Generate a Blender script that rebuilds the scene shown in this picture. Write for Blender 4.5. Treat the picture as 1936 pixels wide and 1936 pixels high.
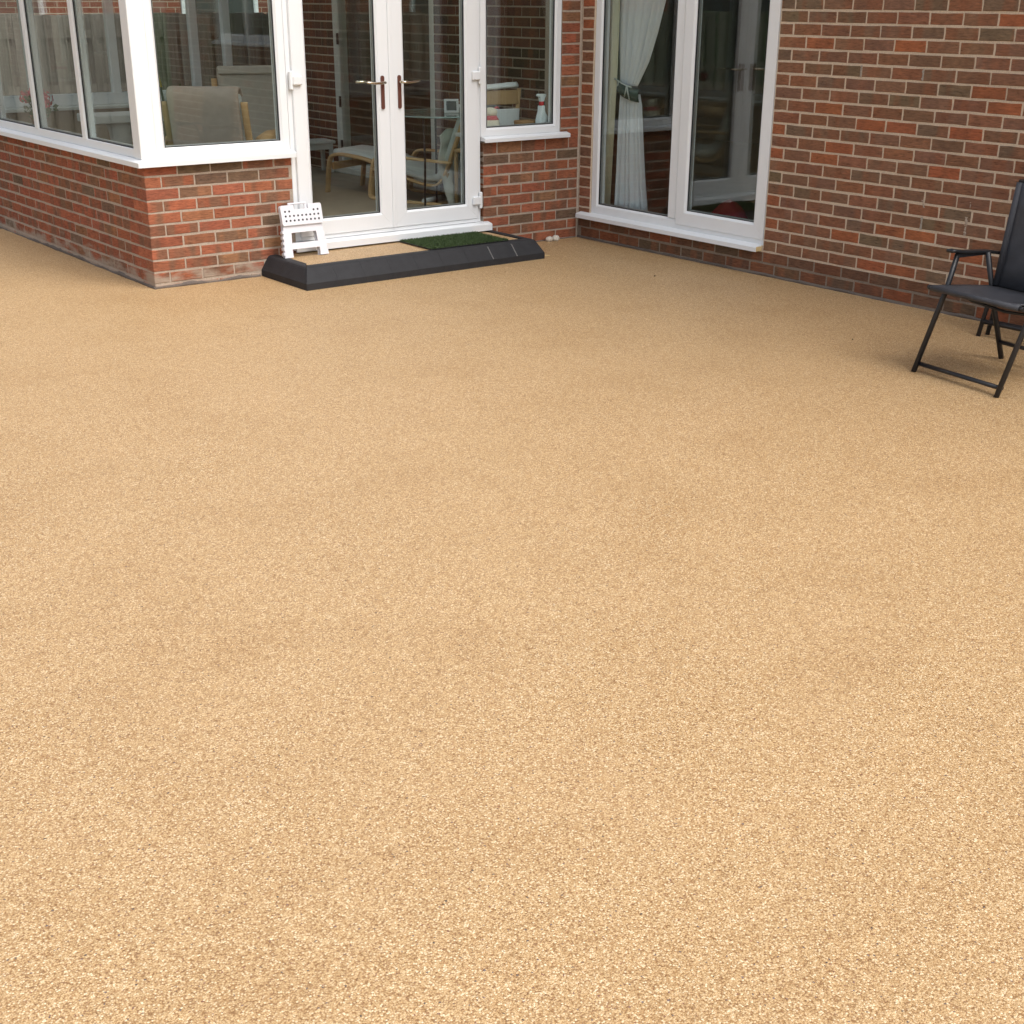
import bpy, math, random
from mathutils import Matrix, Vector, noise
R = math.radians
scn = bpy.context.scene
for o in list(bpy.data.objects):
    bpy.data.objects.remove(o)
rng = random.Random(11)

# ------------------------------------------------------------------ camera
cam_d = bpy.data.cameras.new('camera'); cam = bpy.data.objects.new('camera', cam_d)
scn.collection.objects.link(cam); scn.camera = cam
cam.location = (-6.8534, -8.1890, 1.7239)
cam.rotation_mode = 'XYZ'
cam.rotation_euler = (1.1646685, -0.0042402, -0.6482850)
cam_d.sensor_width = 36.0
cam_d.lens = 36.0 * 2522.55 / 1936.0
cam_d.shift_y = (1080.0 - 968.0) / 1936.0
cam_d.clip_start = 0.05; cam_d.clip_end = 500.0

# ------------------------------------------------------------------ light
SUN_EL, SUN_AZ = 54.0, 163.0          # azimuth measured clockwise from +Y
world = bpy.data.worlds.new('World'); scn.world = world; world.use_nodes = True
wn = world.node_tree; wn.nodes.clear()
sky = wn.nodes.new('ShaderNodeTexSky'); sky.sky_type = 'NISHITA'; sky.sun_disc = False
sky.sun_elevation = R(SUN_EL); sky.sun_rotation = R(SUN_AZ)
sky.air_density = 1.0; sky.dust_density = 4.0; sky.ozone_density = 1.0
hs = wn.nodes.new('ShaderNodeHueSaturation'); hs.inputs['Saturation'].default_value = 0.46
bg = wn.nodes.new('ShaderNodeBackground'); bg.inputs['Strength'].default_value = 0.135
wo = wn.nodes.new('ShaderNodeOutputWorld')
wn.links.new(sky.outputs['Color'], hs.inputs['Color']); wn.links.new(hs.outputs['Color'], bg.inputs['Color'])
wn.links.new(bg.outputs['Background'], wo.inputs['Surface'])
sun_d = bpy.data.lights.new('sun', 'SUN'); sun_d.energy = 1.0; sun_d.angle = R(45); sun_d.color = (1.0, 0.99, 0.975)
sun = bpy.data.objects.new('sun', sun_d); scn.collection.objects.link(sun)
sd = Vector((math.sin(R(SUN_AZ)) * math.cos(R(SUN_EL)), math.cos(R(SUN_AZ)) * math.cos(R(SUN_EL)), math.sin(R(SUN_EL))))
sun.rotation_euler = (-sd).to_track_quat('-Z', 'Y').to_euler()
vs = scn.view_settings; vs.view_transform = 'Standard'; vs.look = 'None'; vs.gamma = 1.0; vs.exposure = 0.96
vs.use_curve_mapping = False
scn.render.engine = 'CYCLES'
scn.cycles.max_bounces = 6; scn.cycles.diffuse_bounces = 3; scn.cycles.transparent_max_bounces = 16; scn.cycles.glossy_bounces = 4; scn.cycles.caustics_reflective = False; scn.cycles.caustics_refractive = False
scn.render.resolution_x = 1024; scn.render.resolution_y = 1024

# ------------------------------------------------------------------ helpers
WM = {}
def T(x, y=0, z=0): return Matrix.Translation((x, y, z))
def RZ(a): return Matrix.Rotation(R(a), 4, 'Z')
def RX(a): return Matrix.Rotation(R(a), 4, 'X')
def RY(a): return Matrix.Rotation(R(a), 4, 'Y')
I4 = Matrix.Identity(4)

def place(o, parent, mw):
    scn.collection.objects.link(o)
    WM[o.name] = mw.copy()
    if parent is not None:
        o.parent = parent
        o.matrix_basis = WM[parent.name].inverted() @ mw
    else:
        o.matrix_basis = mw
    return o
def tag(o, label=None, cat=None, group=None, kind=None):
    if label: o['label'] = label
    if cat: o['category'] = cat
    if group: o['group'] = group
    if kind: o['kind'] = kind
    return o
def empty(name, mw=I4, label=None, cat=None, group=None, parent=None):
    o = bpy.data.objects.new(name, None); o.empty_display_size = 0.1
    place(o, parent, mw); tag(o, label, cat, group); return o

class MB:
    def __init__(s): s.v = []; s.f = []; s.sm = []; s.col = []
    def add(s, vs_, fs_, smooth=False, M=None, col=None):
        n = len(s.v)
        s.v += [tuple(M @ Vector(p)) if M else tuple(p) for p in vs_]
        s.f += [tuple(i + n for i in f) for f in fs_]
        s.sm += [smooth] * len(fs_)
        s.col += [col] * len(fs_)
        return s
    def box(s, a, b, ch=0.0, M=None, col=None):
        x0, y0, z0 = [min(p, q) for p, q in zip(a, b)]; x1, y1, z1 = [max(p, q) for p, q in zip(a, b)]
        if ch <= 0:
            v = [(x0,y0,z0),(x1,y0,z0),(x1,y1,z0),(x0,y1,z0),(x0,y0,z1),(x1,y0,z1),(x1,y1,z1),(x0,y1,z1)]
            f = [(0,3,2,1),(4,5,6,7),(0,1,5,4),(1,2,6,5),(2,3,7,6),(3,0,4,7)]
            return s.add(v, f, False, M, col)
        c = min(ch, (x1-x0)/2.01, (y1-y0)/2.01, (z1-z0)/2.01)
        v = []; idx = {}
        X = (x0, x1); Y = (y0, y1); Z = (z0, z1)
        for i in (0,1):
            for j in (0,1):
                for k in (0,1):
                    sx = c if i == 0 else -c; sy = c if j == 0 else -c; sz = c if k == 0 else -c
                    idx[(i,j,k,'x')] = len(v); v.append((X[i], Y[j]+sy, Z[k]+sz))
                    idx[(i,j,k,'y')] = len(v); v.append((X[i]+sx, Y[j], Z[k]+sz))
                    idx[(i,j,k,'z')] = len(v); v.append((X[i]+sx, Y[j]+sy, Z[k]))
        g = lambda *q: idx[q]
        f = []
        for i in (0,1):
            q = [g(i,0,0,'x'), g(i,1,0,'x'), g(i,1,1,'x'), g(i,0,1,'x')]; f.append(q if i else q[::-1])
            q = [g(0,i,0,'y'), g(0,i,1,'y'), g(1,i,1,'y'), g(1,i,0,'y')]; f.append(q if i else q[::-1])
            q = [g(0,0,i,'z'), g(1,0,i,'z'), g(1,1,i,'z'), g(0,1,i,'z')]; f.append(q if i else q[::-1])
        for i in (0,1):
            for j in (0,1):
                f.append([g(i,j,0,'x'), g(i,j,1,'x'), g(i,j,1,'y'), g(i,j,0,'y')])
                f.append([g(i,0,j,'x'), g(i,1,j,'x'), g(i,1,j,'z'), g(i,0,j,'z')])
                f.append([g(0,i,j,'y'), g(1,i,j,'y'), g(1,i,j,'z'), g(0,i,j,'z')])
                for k in (0,1): f.append([g(i,j,k,'x'), g(i,j,k,'y'), g(i,j,k,'z')])
        # orient outward
        cx = Vector(((x0+x1)/2, (y0+y1)/2, (z0+z1)/2)); ff = []
        for q in f:
            P = [Vector(v[t]) for t in q]; n_ = (P[1]-P[0]).cross(P[2]-P[0])
            m_ = sum(P, Vector()) / len(P)
            ff.append(tuple(q) if n_.dot(m_-cx) > 0 else tuple(q[::-1]))
        return s.add(v, ff, False, M, col)
    def prism(s, poly, y0, y1, M=None, smooth=False, col=None):
        """poly in (x,z), ccw seen from -y; extruded y0..y1"""
        n = len(poly)
        v = [(x, y0, z) for x, z in poly] + [(x, y1, z) for x, z in poly]
        f = [tuple(range(n)), tuple(range(2*n-1, n-1, -1))]
        s.add(v, f, False, M, col)
        f2 = [((i+1) % n, i, i+n, (i+1) % n + n) for i in range(n)]
        n0 = len(s.v) - 2*n
        s.f += [tuple(t+n0 for t in q) for q in f2]; s.sm += [smooth]*n; s.col += [col]*n
        return s
    def tube(s, pts, r, seg=8, M=None, caps=True, flat=1.0, col=None):
        pts = [Vector(p) for p in pts]; n = len(pts); V = []; F = []
        rr = r if isinstance(r, (list, tuple)) else [r]*n
        t0 = (pts[1]-pts[0]).normalized()
        up = Vector((0,0,1)) if abs(t0.z) < .9 else Vector((0,1,0))
        a = t0.cross(up).normalized()
        for i in range(n):
            t = (pts[min(i+1,n-1)]-pts[max(i-1,0)]).normalized()
            a = (a - t*a.dot(t)).normalized(); b = t.cross(a)
            for j in range(seg):
                an = 2*math.pi*j/seg
                V.append(pts[i] + a*math.cos(an)*rr[i] + b*math.sin(an)*rr[i]*flat)
        for i in range(n-1):
            for j in range(seg):
                k = (j+1) % seg
                F.append((i*seg+j, i*seg+k, (i+1)*seg+k, (i+1)*seg+j))
        s.add(V, F, True, M, col)
        if caps:
            n0 = len(s.v) - len(V)
            s.f += [tuple(n0+j for j in range(seg-1,-1,-1)), tuple(n0+(n-1)*seg+j for j in range(seg))]
            s.sm += [False, False]; s.col += [col, col]
        return s
    def lathe(s, prof, seg=20, M=None, sx=1, sy=1):
        V = []; F = []
        for r_, z in prof:
            for j in range(seg):
                a = 2*math.pi*j/seg; V.append((r_*math.cos(a)*sx, r_*math.sin(a)*sy, z))
        for i in range(len(prof)-1):
            for j in range(seg):
                k = (j+1) % seg; F.append((i*seg+j, i*seg+k, (i+1)*seg+k, (i+1)*seg+j))
        s.add(V, F, True, M)
        n0 = len(s.v)-len(V)
        s.f += [tuple(n0+j for j in range(seg-1,-1,-1)), tuple(n0+(len(prof)-1)*seg+j for j in range(seg))]
        s.sm += [False, False]; s.col += [None, None]
        return s
    def strip(s, path, x0, x1, t, M=None, rnd=0.0):
        """flat band: path in (y,z), thickness t to its left side, width x0..x1 along x"""
        n = len(path); L_ = []; Rr = []
        for i in range(n):
            p = Vector(path[i]); d = (Vector(path[min(i+1,n-1)]) - Vector(path[max(i-1,0)])).normalized()
            nn = Vector((-d.y, d.x)); L_.append(p + nn*t/2); Rr.append(p - nn*t/2)
        ring = L_ + Rr[::-1]; m = len(ring)
        if rnd <= 0:
            V = [(x0, p.x, p.y) for p in ring] + [(x1, p.x, p.y) for p in ring]
            F = [(i, (i+1) % m, (i+1) % m+m, i+m) for i in range(m)]
            for i in range(n-1):
                F.append((i+1, i, m-1-i, m-2-i)); F.append((m+i, m+i+1, 2*m-2-i, 2*m-1-i))
            return s.add(V, F, True, M)
        # rounded edges: cross-section rings along x with shrinking thickness
        secs = [(x0, .35), (x0+rnd*.35, .8), (x0+rnd, 1.0), (x1-rnd, 1.0), (x1-rnd*.35, .8), (x1, .35)]
        V = []; F = []
        for x, k in secs:
            for i in range(n):
                c = (L_[i]+Rr[i])/2; V.append((x, *(c + (L_[i]-c)*k)))
            for i in range(n-1,-1,-1):
                c = (L_[i]+Rr[i])/2; V.append((x, *(c + (Rr[i]-c)*k)))
        for a in range(len(secs)-1):
            for i in range(m):
                F.append((a*m+i, a*m+(i+1) % m, (a+1)*m+(i+1) % m, (a+1)*m+i))
        for i in range(n-1):
            F.append((i+1, i, m-1-i, m-2-i)); b = (len(secs)-1)*m
            F.append((b+i, b+i+1, b+m-2-i, b+m-1-i))
        return s.add(V, F, True, M)
    def mesh(s, name, mat=None):
        me = bpy.data.meshes.new(name); me.from_pydata(s.v, [], s.f); me.validate()
        if len(me.polygons) == len(s.sm): me.polygons.foreach_set('use_smooth', s.sm)
        if mat: me.materials.append(mat)
        if any(c is not None for c in s.col) and len(me.polygons) == len(s.col):
            at = me.color_attributes.new('Col', 'FLOAT_COLOR', 'CORNER')
            buf = []
            for p in me.polygons:
                c = s.col[p.index] or (1,1,1)
                buf += list(c[:3]) + [1.0] if False else (list(c[:3]) + [1.0]) * p.loop_total
            at.data.foreach_set('color', buf)
        me.update(); return me
    def build(s, name, mat, parent=None, mw=I4, **kw):
        o = bpy.data.objects.new(name, s.mesh(name, mat)); place(o, parent, mw); tag(o, **kw); return o

# ------------------------------------------------------------------ materials
def mat_new(name):
    m = bpy.data.materials.new(name); m.use_nodes = True
    nt = m.node_tree; nt.nodes.clear()
    out = nt.nodes.new('ShaderNodeOutputMaterial'); return m, nt, out
def nd(nt, typ, **kw):
    n = nt.nodes.new(typ)
    for k, v in kw.items():
        if k in n.inputs.keys() if hasattr(n.inputs, 'keys') else False: n.inputs[k].default_value = v
        else: setattr(n, k, v)
    return n
def lk(nt, a, b): nt.links.new(a, b)
def ramp(nt, fac, stops, interp='LINEAR'):
    r = nt.nodes.new('ShaderNodeValToRGB'); r.color_ramp.interpolation = interp
    e = r.color_ramp.elements
    while len(e) < len(stops): e.new(0.5)
    for el, (p, c) in zip(e, stops):
        el.position = p; el.color = (*c, 1) if len(c) == 3 else c
    lk(nt, fac, r.inputs['Fac']); return r.outputs['Color']
def mix(nt, fac, a, b, mode='MIX'):
    m = nt.nodes.new('ShaderNodeMix'); m.data_type = 'RGBA'; m.blend_type = mode
    for sock, val in ((m.inputs[0], fac), (m.inputs[6], a), (m.inputs[7], b)):
        if isinstance(val, (int, float)): sock.default_value = val
        elif isinstance(val, tuple): sock.default_value = (*val[:3], 1)
        else: lk(nt, val, sock)
    return m.outputs[2]
def mth(nt, op, a, b=None, clamp=False):
    m = nt.nodes.new('ShaderNodeMath'); m.operation = op; m.use_clamp = clamp
    for i, v in enumerate((a, b)):
        if v is None: continue
        if isinstance(v, (int, float)): m.inputs[i].default_value = v
        else: lk(nt, v, m.inputs[i])
    return m.outputs[0]
def tex(nt, vec, scale, detail=3, rough=.55, typ='noise', **kw):
    n = nt.nodes.new('ShaderNodeTexNoise' if typ == 'noise' else 'ShaderNodeTexVoronoi')
    n.inputs['Scale'].default_value = scale
    if typ == 'noise':
        n.inputs['Detail'].default_value = detail; n.inputs['Roughness'].default_value = rough
    for k, v in kw.items(): setattr(n, k, v)
    lk(nt, vec, n.inputs['Vector']); return n
def mapping(nt, vec, scale=(1,1,1), loc=None):
    m = nt.nodes.new('ShaderNodeMapping'); m.inputs['Scale'].default_value = scale
    lk(nt, vec, m.inputs['Vector'])
    if loc is not None: lk(nt, loc, m.inputs['Location'])
    return m.outputs['Vector']
def bump(nt, h, strength, dist):
    b = nt.nodes.new('ShaderNodeBump'); b.inputs['Strength'].default_value = strength; b.inputs['Distance'].default_value = dist
    lk(nt, h, b.inputs['Height']); return b.outputs['Normal']
def pbsdf(nt, out, col, rough=.5, metal=0.0, spec=.5, normal=None):
    p = nt.nodes.new('ShaderNodeBsdfPrincipled')
    if isinstance(col, tuple): p.inputs['Base Color'].default_value = (*col[:3], 1)
    else: lk(nt, col, p.inputs['Base Color'])
    if isinstance(rough, (int, float)): p.inputs['Roughness'].default_value = rough
    else: lk(nt, rough, p.inputs['Roughness'])
    p.inputs['Metallic'].default_value = metal; p.inputs['Specular IOR Level'].default_value = spec
    if normal is not None: lk(nt, normal, p.inputs['Normal'])
    lk(nt, p.outputs[0], out.inputs['Surface']); return p
def simple(name, col, rough=.5, metal=0.0, spec=.5, var=.12, scale=30, bmp=0.0, bscale=200, obj=True):
    m, nt, out = mat_new(name)
    tc = nt.nodes.new('ShaderNodeTexCoord'); v = tc.outputs['Object']
    n = tex(nt, v, scale, 4)
    c = mix(nt, n.outputs['Fac'], tuple(x*(1-var) for x in col), tuple(min(1, x*(1+var)) for x in col))
    nrm = None
    if bmp > 0:
        n2 = tex(nt, v, bscale, 3); nrm = bump(nt, n2.outputs['Fac'], bmp, .002)
    pbsdf(nt, out, c, rough, metal, spec, nrm); return m

def brick_mat(name, attr=False, smear=0.0, flash=(.155,.095,.060), flash_amt=.68):
    m, nt, out = mat_new(name)
    tc = nt.nodes.new('ShaderNodeTexCoord'); oi = nt.nodes.new('ShaderNodeObjectInfo')
    v = tc.outputs['Object']
    if attr:
        a = nt.nodes.new('ShaderNodeAttribute'); a.attribute_name = 'Col'; base = a.outputs['Color']
        vo = v
    else:
        base = oi.outputs['Color']
        off = nt.nodes.new('ShaderNodeVectorMath'); off.operation = 'SCALE'
        cx = nt.nodes.new('ShaderNodeCombineXYZ')
        for i, k in enumerate((37.0, 91.0, 53.0)): lk(nt, mth(nt, 'MULTIPLY', oi.outputs['Random'], k), cx.inputs[i])
        ad = nt.nodes.new('ShaderNodeVectorMath'); ad.operation = 'ADD'
        lk(nt, v, ad.inputs[0]); lk(nt, cx.outputs[0], ad.inputs[1]); vo = ad.outputs[0]
    # flashed bands across the length
    band = tex(nt, mapping(nt, vo, (9, 1.0, 1.5)), 1.0, 1, .4).outputs['Fac']
    bf = mth(nt, 'MULTIPLY', ramp(nt, band, [(.51, (0,0,0)), (.60, (1,1,1))]), flash_amt)
    c = mix(nt, bf, base, flash)
    # drag-face streaks
    st = tex(nt, mapping(nt, vo, (26, 26, 115)), 1.0, 4, .65).outputs['Fac']
    c = mix(nt, 1.0, c, ramp(nt, st, [(.26, (.40,.38,.36)), (.42, (.88,.88,.88)), (.55,(1.02,1.02,1.02)), (.74, (1.36,1.30,1.22))]), 'MULTIPLY')
    mo = tex(nt, vo, 14, 3).outputs['Fac']
    c = mix(nt, 1.0, c, ramp(nt, mo, [(.3, (.84,.84,.85)), (.7, (1.12,1.1,1.08))]), 'MULTIPLY')
    if smear > 0:
        ge = nt.nodes.new('ShaderNodeNewGeometry'); sp = nt.nodes.new('ShaderNodeSeparateXYZ')
        lk(nt, ge.outputs['Position'], sp.inputs[0])
        nz = tex(nt, mapping(nt, ge.outputs['Position'], (1, 1, 2.2)), 6.5, 5, .6).outputs['Fac']
        low = mth(nt, 'SUBTRACT', 1.0, mth(nt, 'DIVIDE', sp.outputs['Z'], .22), True)
        fx = mth(nt, 'SUBTRACT', mth(nt, 'ADD', mth(nt, 'MULTIPLY', low, .48), nz), .75)
        fx = mth(nt, 'MULTIPLY', fx, 5.0, True)
        c = mix(nt, mth(nt, 'MULTIPLY', fx, smear), c, (.33,.262,.20))
    nrm = bump(nt, st, .8, .006)
    pbsdf(nt, out, c, .85, 0, .25, nrm); return m

def mortar_mat(name, col, dark=.75):
    m, nt, out = mat_new(name)
    ge = nt.nodes.new('ShaderNodeNewGeometry'); v = ge.outputs['Position']
    n = tex(nt, v, 9, 4).outputs['Fac']; n2 = tex(nt, v, 160, 3).outputs['Fac']
    c = mix(nt, n, tuple(x*dark for x in col), tuple(x*1.12 for x in col))
    c = mix(nt, 1.0, c, ramp(nt, n2, [(.3, (.8,.8,.8)), (.7, (1.1,1.1,1.1))]), 'MULTIPLY')
    pbsdf(nt, out, c, .95, 0, .15, bump(nt, n2, .6, .004)); return m

M = {}
M['brick_red'] = brick_mat('brick_red')
M['brick_stained'] = brick_mat('brick_stained', smear=.92)
M['brick_brown'] = brick_mat('brick_brown', flash=(.24,.092,.046), flash_amt=.5)
M['brick_brown_mass'] = brick_mat('brick_brown_mass', attr=True, flash=(.24,.092,.046), flash_amt=.4)
M['mortar_tan'] = mortar_mat('mortar_tan', (.44,.36,.285))
M['mortar_cream'] = mortar_mat('mortar_cream', (.60,.485,.365), .88)
M['mortar_dark'] = mortar_mat('mortar_dark', (.27,.215,.165), .7)
M['mortar_grey_pale'] = mortar_mat('mortar_grey_pale', (.36,.32,.27), .85)
M['mortar_grey'] = mortar_mat('mortar_grey', (.165,.135,.115), .6)

def resin_mat(name, sc=262.0):
    m, nt, out = mat_new(name)
    ge = nt.nodes.new('ShaderNodeNewGeometry'); v = ge.outputs['Position']
    vor = tex(nt, v, sc, typ='vor', feature='F1')
    sep = nt.nodes.new('ShaderNodeSeparateColor'); lk(nt, vor.outputs['Color'], sep.inputs[0])
    c = ramp(nt, sep.outputs[0], [(0.0, (.285,.162,.075)), (.10, (.39,.238,.108)), (.34, (.475,.312,.148)),
                                  (.60, (.525,.356,.178)), (.84, (.60,.43,.235)), (1.0, (.78,.64,.43))])
    # rare dark, slate and reddish stones
    rare = ramp(nt, sep.outputs[1], [(.0, (1,1,1)), (.007, (0,0,0))], 'CONSTANT')
    rc = ramp(nt, sep.outputs[2], [(0, (.09,.07,.055)), (.4, (.20,.155,.14)), (.7, (.28,.12,.06)), (1, (.16,.13,.13))])
    c = mix(nt, rare, c, rc)
    # voids between the stones
    gap = ramp(nt, vor.outputs['Distance'], [(.38, (1,1,1)), (.64, (.80,.73,.64)), (.88, (.52,.42,.31))])
    c = mix(nt, 1.0, c, gap, 'MULTIPLY')
    # clusters and trowel patches
    n1 = tex(nt, v, 34, 4, .6).outputs['Fac']
    c = mix(nt, 1.0, c, ramp(nt, n1, [(.28, (.92,.91,.89)), (.5, (1,1,1)), (.74, (1.06,1.055,1.04))]), 'MULTIPLY')
    n2 = tex(nt, v, 2.1, 5, .55).outputs['Fac']
    c = mix(nt, 1.0, c, ramp(nt, n2, [(.28, (.93,.905,.87)), (.5, (1,1,1)), (.75, (1.03,1.03,1.04))]), 'MULTIPLY')
    h = mth(nt, 'SUBTRACT', 1.0, vor.outputs['Distance'])
    nrm = bump(nt, h, .55, .0022)
    pbsdf(nt, out, c, .5, 0, .62, nrm); return m
M['resin'] = resin_mat('resin_bound_gravel')

def upvc_mat(name, col=(.775,.795,.805)):
    m, nt, out = mat_new(name)
    ge = nt.nodes.new('ShaderNodeNewGeometry'); v = ge.outputs['Position']
    n = tex(nt, v, .8, 4).outputs['Fac']
    n2 = tex(nt, v, 55, 3).outputs['Fac']
    c = mix(nt, ramp(nt, n, [(.45, (0,0,0)), (.8, (1,1,1))]), col, tuple(x*y for x, y in zip(col, (.94,.93,.905))))
    pbsdf(nt, out, c, mix(nt, n2, (.28,)*3, (.42,)*3), 0, .45); return m
M['upvc'] = upvc_mat('white_upvc')
M['seam'] = simple('frame_seam', (.45,.45,.44), .6)
M['gasket'] = simple('gasket', (.018,.018,.02), .6)
M['spacer'] = simple('spacer_bar', (.42,.44,.43), .35, .6)

def glass_mat(name, tint=(.93,.965,.95), f0=.068):
    m, nt, out = mat_new(name)
    lw = nt.nodes.new('ShaderNodeLayerWeight'); lw.inputs['Blend'].default_value = .5
    p5 = mth(nt, 'POWER', lw.outputs['Facing'], 5.0)
    fac = mth(nt, 'ADD', mth(nt, 'MULTIPLY', p5, 1-f0), f0)
    tr = nt.nodes.new('ShaderNodeBsdfTransparent'); tr.inputs[0].default_value = (*tint, 1)
    gl = nt.nodes.new('ShaderNodeBsdfGlossy'); gl.inputs['Roughness'].default_value = 0.0
    gl.inputs['Color'].default_value = (.95,.97,.96,1)
    tc = nt.nodes.new('ShaderNodeNewGeometry'); n = tex(nt, tc.outputs['Position'], 1.3, 1)
    lk(nt, bump(nt, n.outputs['Fac'], .04, .02), gl.inputs['Normal'])
    mx = nt.nodes.new('ShaderNodeMixShader'); lk(nt, fac, mx.inputs[0]); lk(nt, tr.outputs[0], mx.inputs[1]); lk(nt, gl.outputs[0], mx.inputs[2])
    lk(nt, mx.outputs[0], out.inputs['Surface']); return m
M['glass'] = glass_mat('window_glass')
M['table_glass'] = glass_mat('table_glass', (.86,.95,.92), .06)
M['glass_edge'] = simple('glass_edge', (.30,.42,.40), .15)

M['brass'] = simple('handle_metal', (.62,.54,.42), .22, 1.0)
M['bronze'] = simple('handle_plate', (.16,.062,.045), .38, .3)
M['dark_metal'] = simple('powder_coated_steel', (.018,.018,.020), .38, .2, .5, .2, 60)
M['textilene'] = None
def weave_mat(name, a, b, sc=420):
    m, nt, out = mat_new(name)
    tc = nt.nodes.new('ShaderNodeTexCoord'); v = tc.outputs['Object']
    ch = nt.nodes.new('ShaderNodeTexChecker'); ch.inputs['Scale'].default_value = sc
    lk(nt, v, ch.inputs['Vector']); ch.inputs['Color1'].default_value = (*a, 1); ch.inputs['Color2'].default_value = (*b, 1)
    n = tex(nt, v, 12, 4).outputs['Fac']
    c = mix(nt, 1.0, ch.outputs['Color'], ramp(nt, n, [(.3, (.82,.82,.82)), (.7, (1.2,1.2,1.2))]), 'MULTIPLY')
    pbsdf(nt, out, c, .6, 0, .4, bump(nt, ch.outputs['Fac'], .3, .001)); return m
M['textilene'] = weave_mat('textilene_mesh', (.052,.054,.062), (.030,.031,.036))
M['kerb'] = simple('charcoal_kerb', (.0175,.0175,.0195), .72, 0, .45, .5, 18, .8, 190)
M['joint'] = simple('pale_joint', (.22,.21,.20), .9)
M['stool'] = simple('white_plastic', (.72,.72,.75), .35, 0, .5, .02)
M['dots'] = simple('rubber_dots', (.02,.02,.025), .6)
M['stool_in'] = simple('white_plastic_inner', (.62,.62,.64), .5)
def turf_mat(name):
    m, nt, out = mat_new(name)
    ge = nt.nodes.new('ShaderNodeNewGeometry'); n = tex(nt, ge.outputs['Position'], 90, 4).outputs['Fac']
    n2 = tex(nt, ge.outputs['Position'], 700, 2).outputs['Fac']
    c = ramp(nt, mth(nt, 'ADD', mth(nt, 'MULTIPLY', n, .5), mth(nt, 'MULTIPLY', n2, .5)), [(.3, (.022,.042,.013)), (.55, (.058,.092,.030)), (.75, (.12,.16,.065))])
    pbsdf(nt, out, c, .7, 0, .3); return m
M['turf'] = turf_mat('artificial_turf')
def grass_ground(name):
    m, nt, out = mat_new(name)
    ge = nt.nodes.new('ShaderNodeNewGeometry'); n = tex(nt, ge.outputs['Position'], 3, 6, .7).outputs['Fac']
    c = ramp(nt, n, [(.3, (.045,.065,.022)), (.6, (.08,.11,.035)), (.8, (.12,.12,.055))])
    pbsdf(nt, out, c, .95, 0, .1); return m
M['lawn'] = grass_ground('lawn')
def wood_mat(name, a, b, sc=(3,3,40), rough=.5):
    m, nt, out = mat_new(name)
    tc = nt.nodes.new('ShaderNodeTexCoord'); oi = nt.nodes.new('ShaderNodeObjectInfo')
    ad = nt.nodes.new('ShaderNodeVectorMath'); ad.operation = 'ADD'; lk(nt, tc.outputs['Object'], ad.inputs[0])
    cx = nt.nodes.new('ShaderNodeCombineXYZ'); lk(nt, mth(nt, 'MULTIPLY', oi.outputs['Random'], 40), cx.inputs[0]); lk(nt, cx.outputs[0], ad.inputs[1])
    n = tex(nt, mapping(nt, ad.outputs[0], sc), 1, 4, .6).outputs['Fac']
    c = ramp(nt, n, [(.3, a), (.7, b)])
    sh = mth(nt, 'ADD', mth(nt, 'MULTIPLY', oi.outputs['Random'], .5), .75)
    cc = nt.nodes.new('ShaderNodeVectorMath'); cc.operation = 'SCALE'; lk(nt, c, cc.inputs[0]); lk(nt, sh, cc.inputs['Scale'])
    pbsdf(nt, out, cc.outputs[0], rough, 0, .3); return m
M['birch'] = wood_mat('birch_veneer', (.52,.32,.15), (.62,.41,.21), (30, 4, 4))
M['oldwood'] = wood_mat('weathered_board', (.14,.118,.10), (.25,.215,.185), (45, 45, 3), .9)
M['dark_wood'] = wood_mat('dark_stained_wood', (.10,.05,.025), (.17,.09,.045), (30, 4, 4))
M['cushion_taupe'] = simple('taupe_fabric', (.43,.35,.29), .95, 0, .1, .14, 22, .35, 600)
M['cushion_grey'] = simple('greige_fabric', (.47,.44,.38), .95, 0, .1, .12, 22, .35, 600)
M['cushion_white'] = simple('pale_fabric', (.60,.63,.61), .95, 0, .1, .1, 18, .35, 500)
M['throw'] = simple('cream_throw', (.55,.54,.47), .95, 0, .1, .16, 14, .5, 300)
M['floor_in'] = simple('interior_floor', (.31,.265,.205), .75, 0, .3, .16, 5)
M['plaster'] = simple('plaster_ochre', (.36,.28,.18), .9, 0, .2, .12, 4)
M['ceiling'] = simple('ceiling_white', (.60,.60,.58), .9)
M['room_dark'] = simple('room_wall', (.11,.085,.065), .9)
M['room_floor'] = wood_mat('room_floorboards', (.16,.085,.045), (.24,.135,.075), (4, 40, 4))
M['roof_tile'] = simple('roof_tile', (.16,.10,.08), .85)
M['white_paint'] = simple('white_paint', (.60,.62,.58), .5)
M['red_bag'] = simple('red_fabric', (.26,.014,.018), .75, 0, .3, .25, 20)
M['red_plastic'] = simple('red_plastic', (.55,.02,.03), .4)
M['bottle'] = simple('white_bottle', (.70,.76,.78), .35, 0, .5, .03)
M['wicker'] = simple('wicker', (.34,.19,.085), .8, 0, .2, .4, 120, .6, 200)
M['toy_cream'] = simple('plush_cream', (.68,.62,.50), .95, 0, .1)
M['toy_red'] = simple('plush_red', (.48,.09,.10), .95, 0, .1)
M['petal'] = simple('pink_petal', (.62,.10,.13), .7, 0, .2, .3, 60)
M['leaf'] = simple('green_leaf', (.045,.10,.03), .6, 0, .3, .35, 40)
M['terracotta'] = simple('terracotta', (.33,.15,.08), .85)
M['green_band'] = simple('green_satin', (.02,.055,.04), .5)
M['cord'] = simple('pale_cord', (.55,.58,.54), .8)
M['cream_cloth'] = simple('cream_cloth', (.74,.69,.50), .95, 0, .1, .06, 20)
M['yellow'] = simple('yellow_plastic', (.60,.42,.06), .5)
M['stone'] = simple('pale_stone', (.62,.56,.47), .8, 0, .3, .2, 60)
M['straw'] = simple('straw', (.62,.48,.25), .8)
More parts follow.
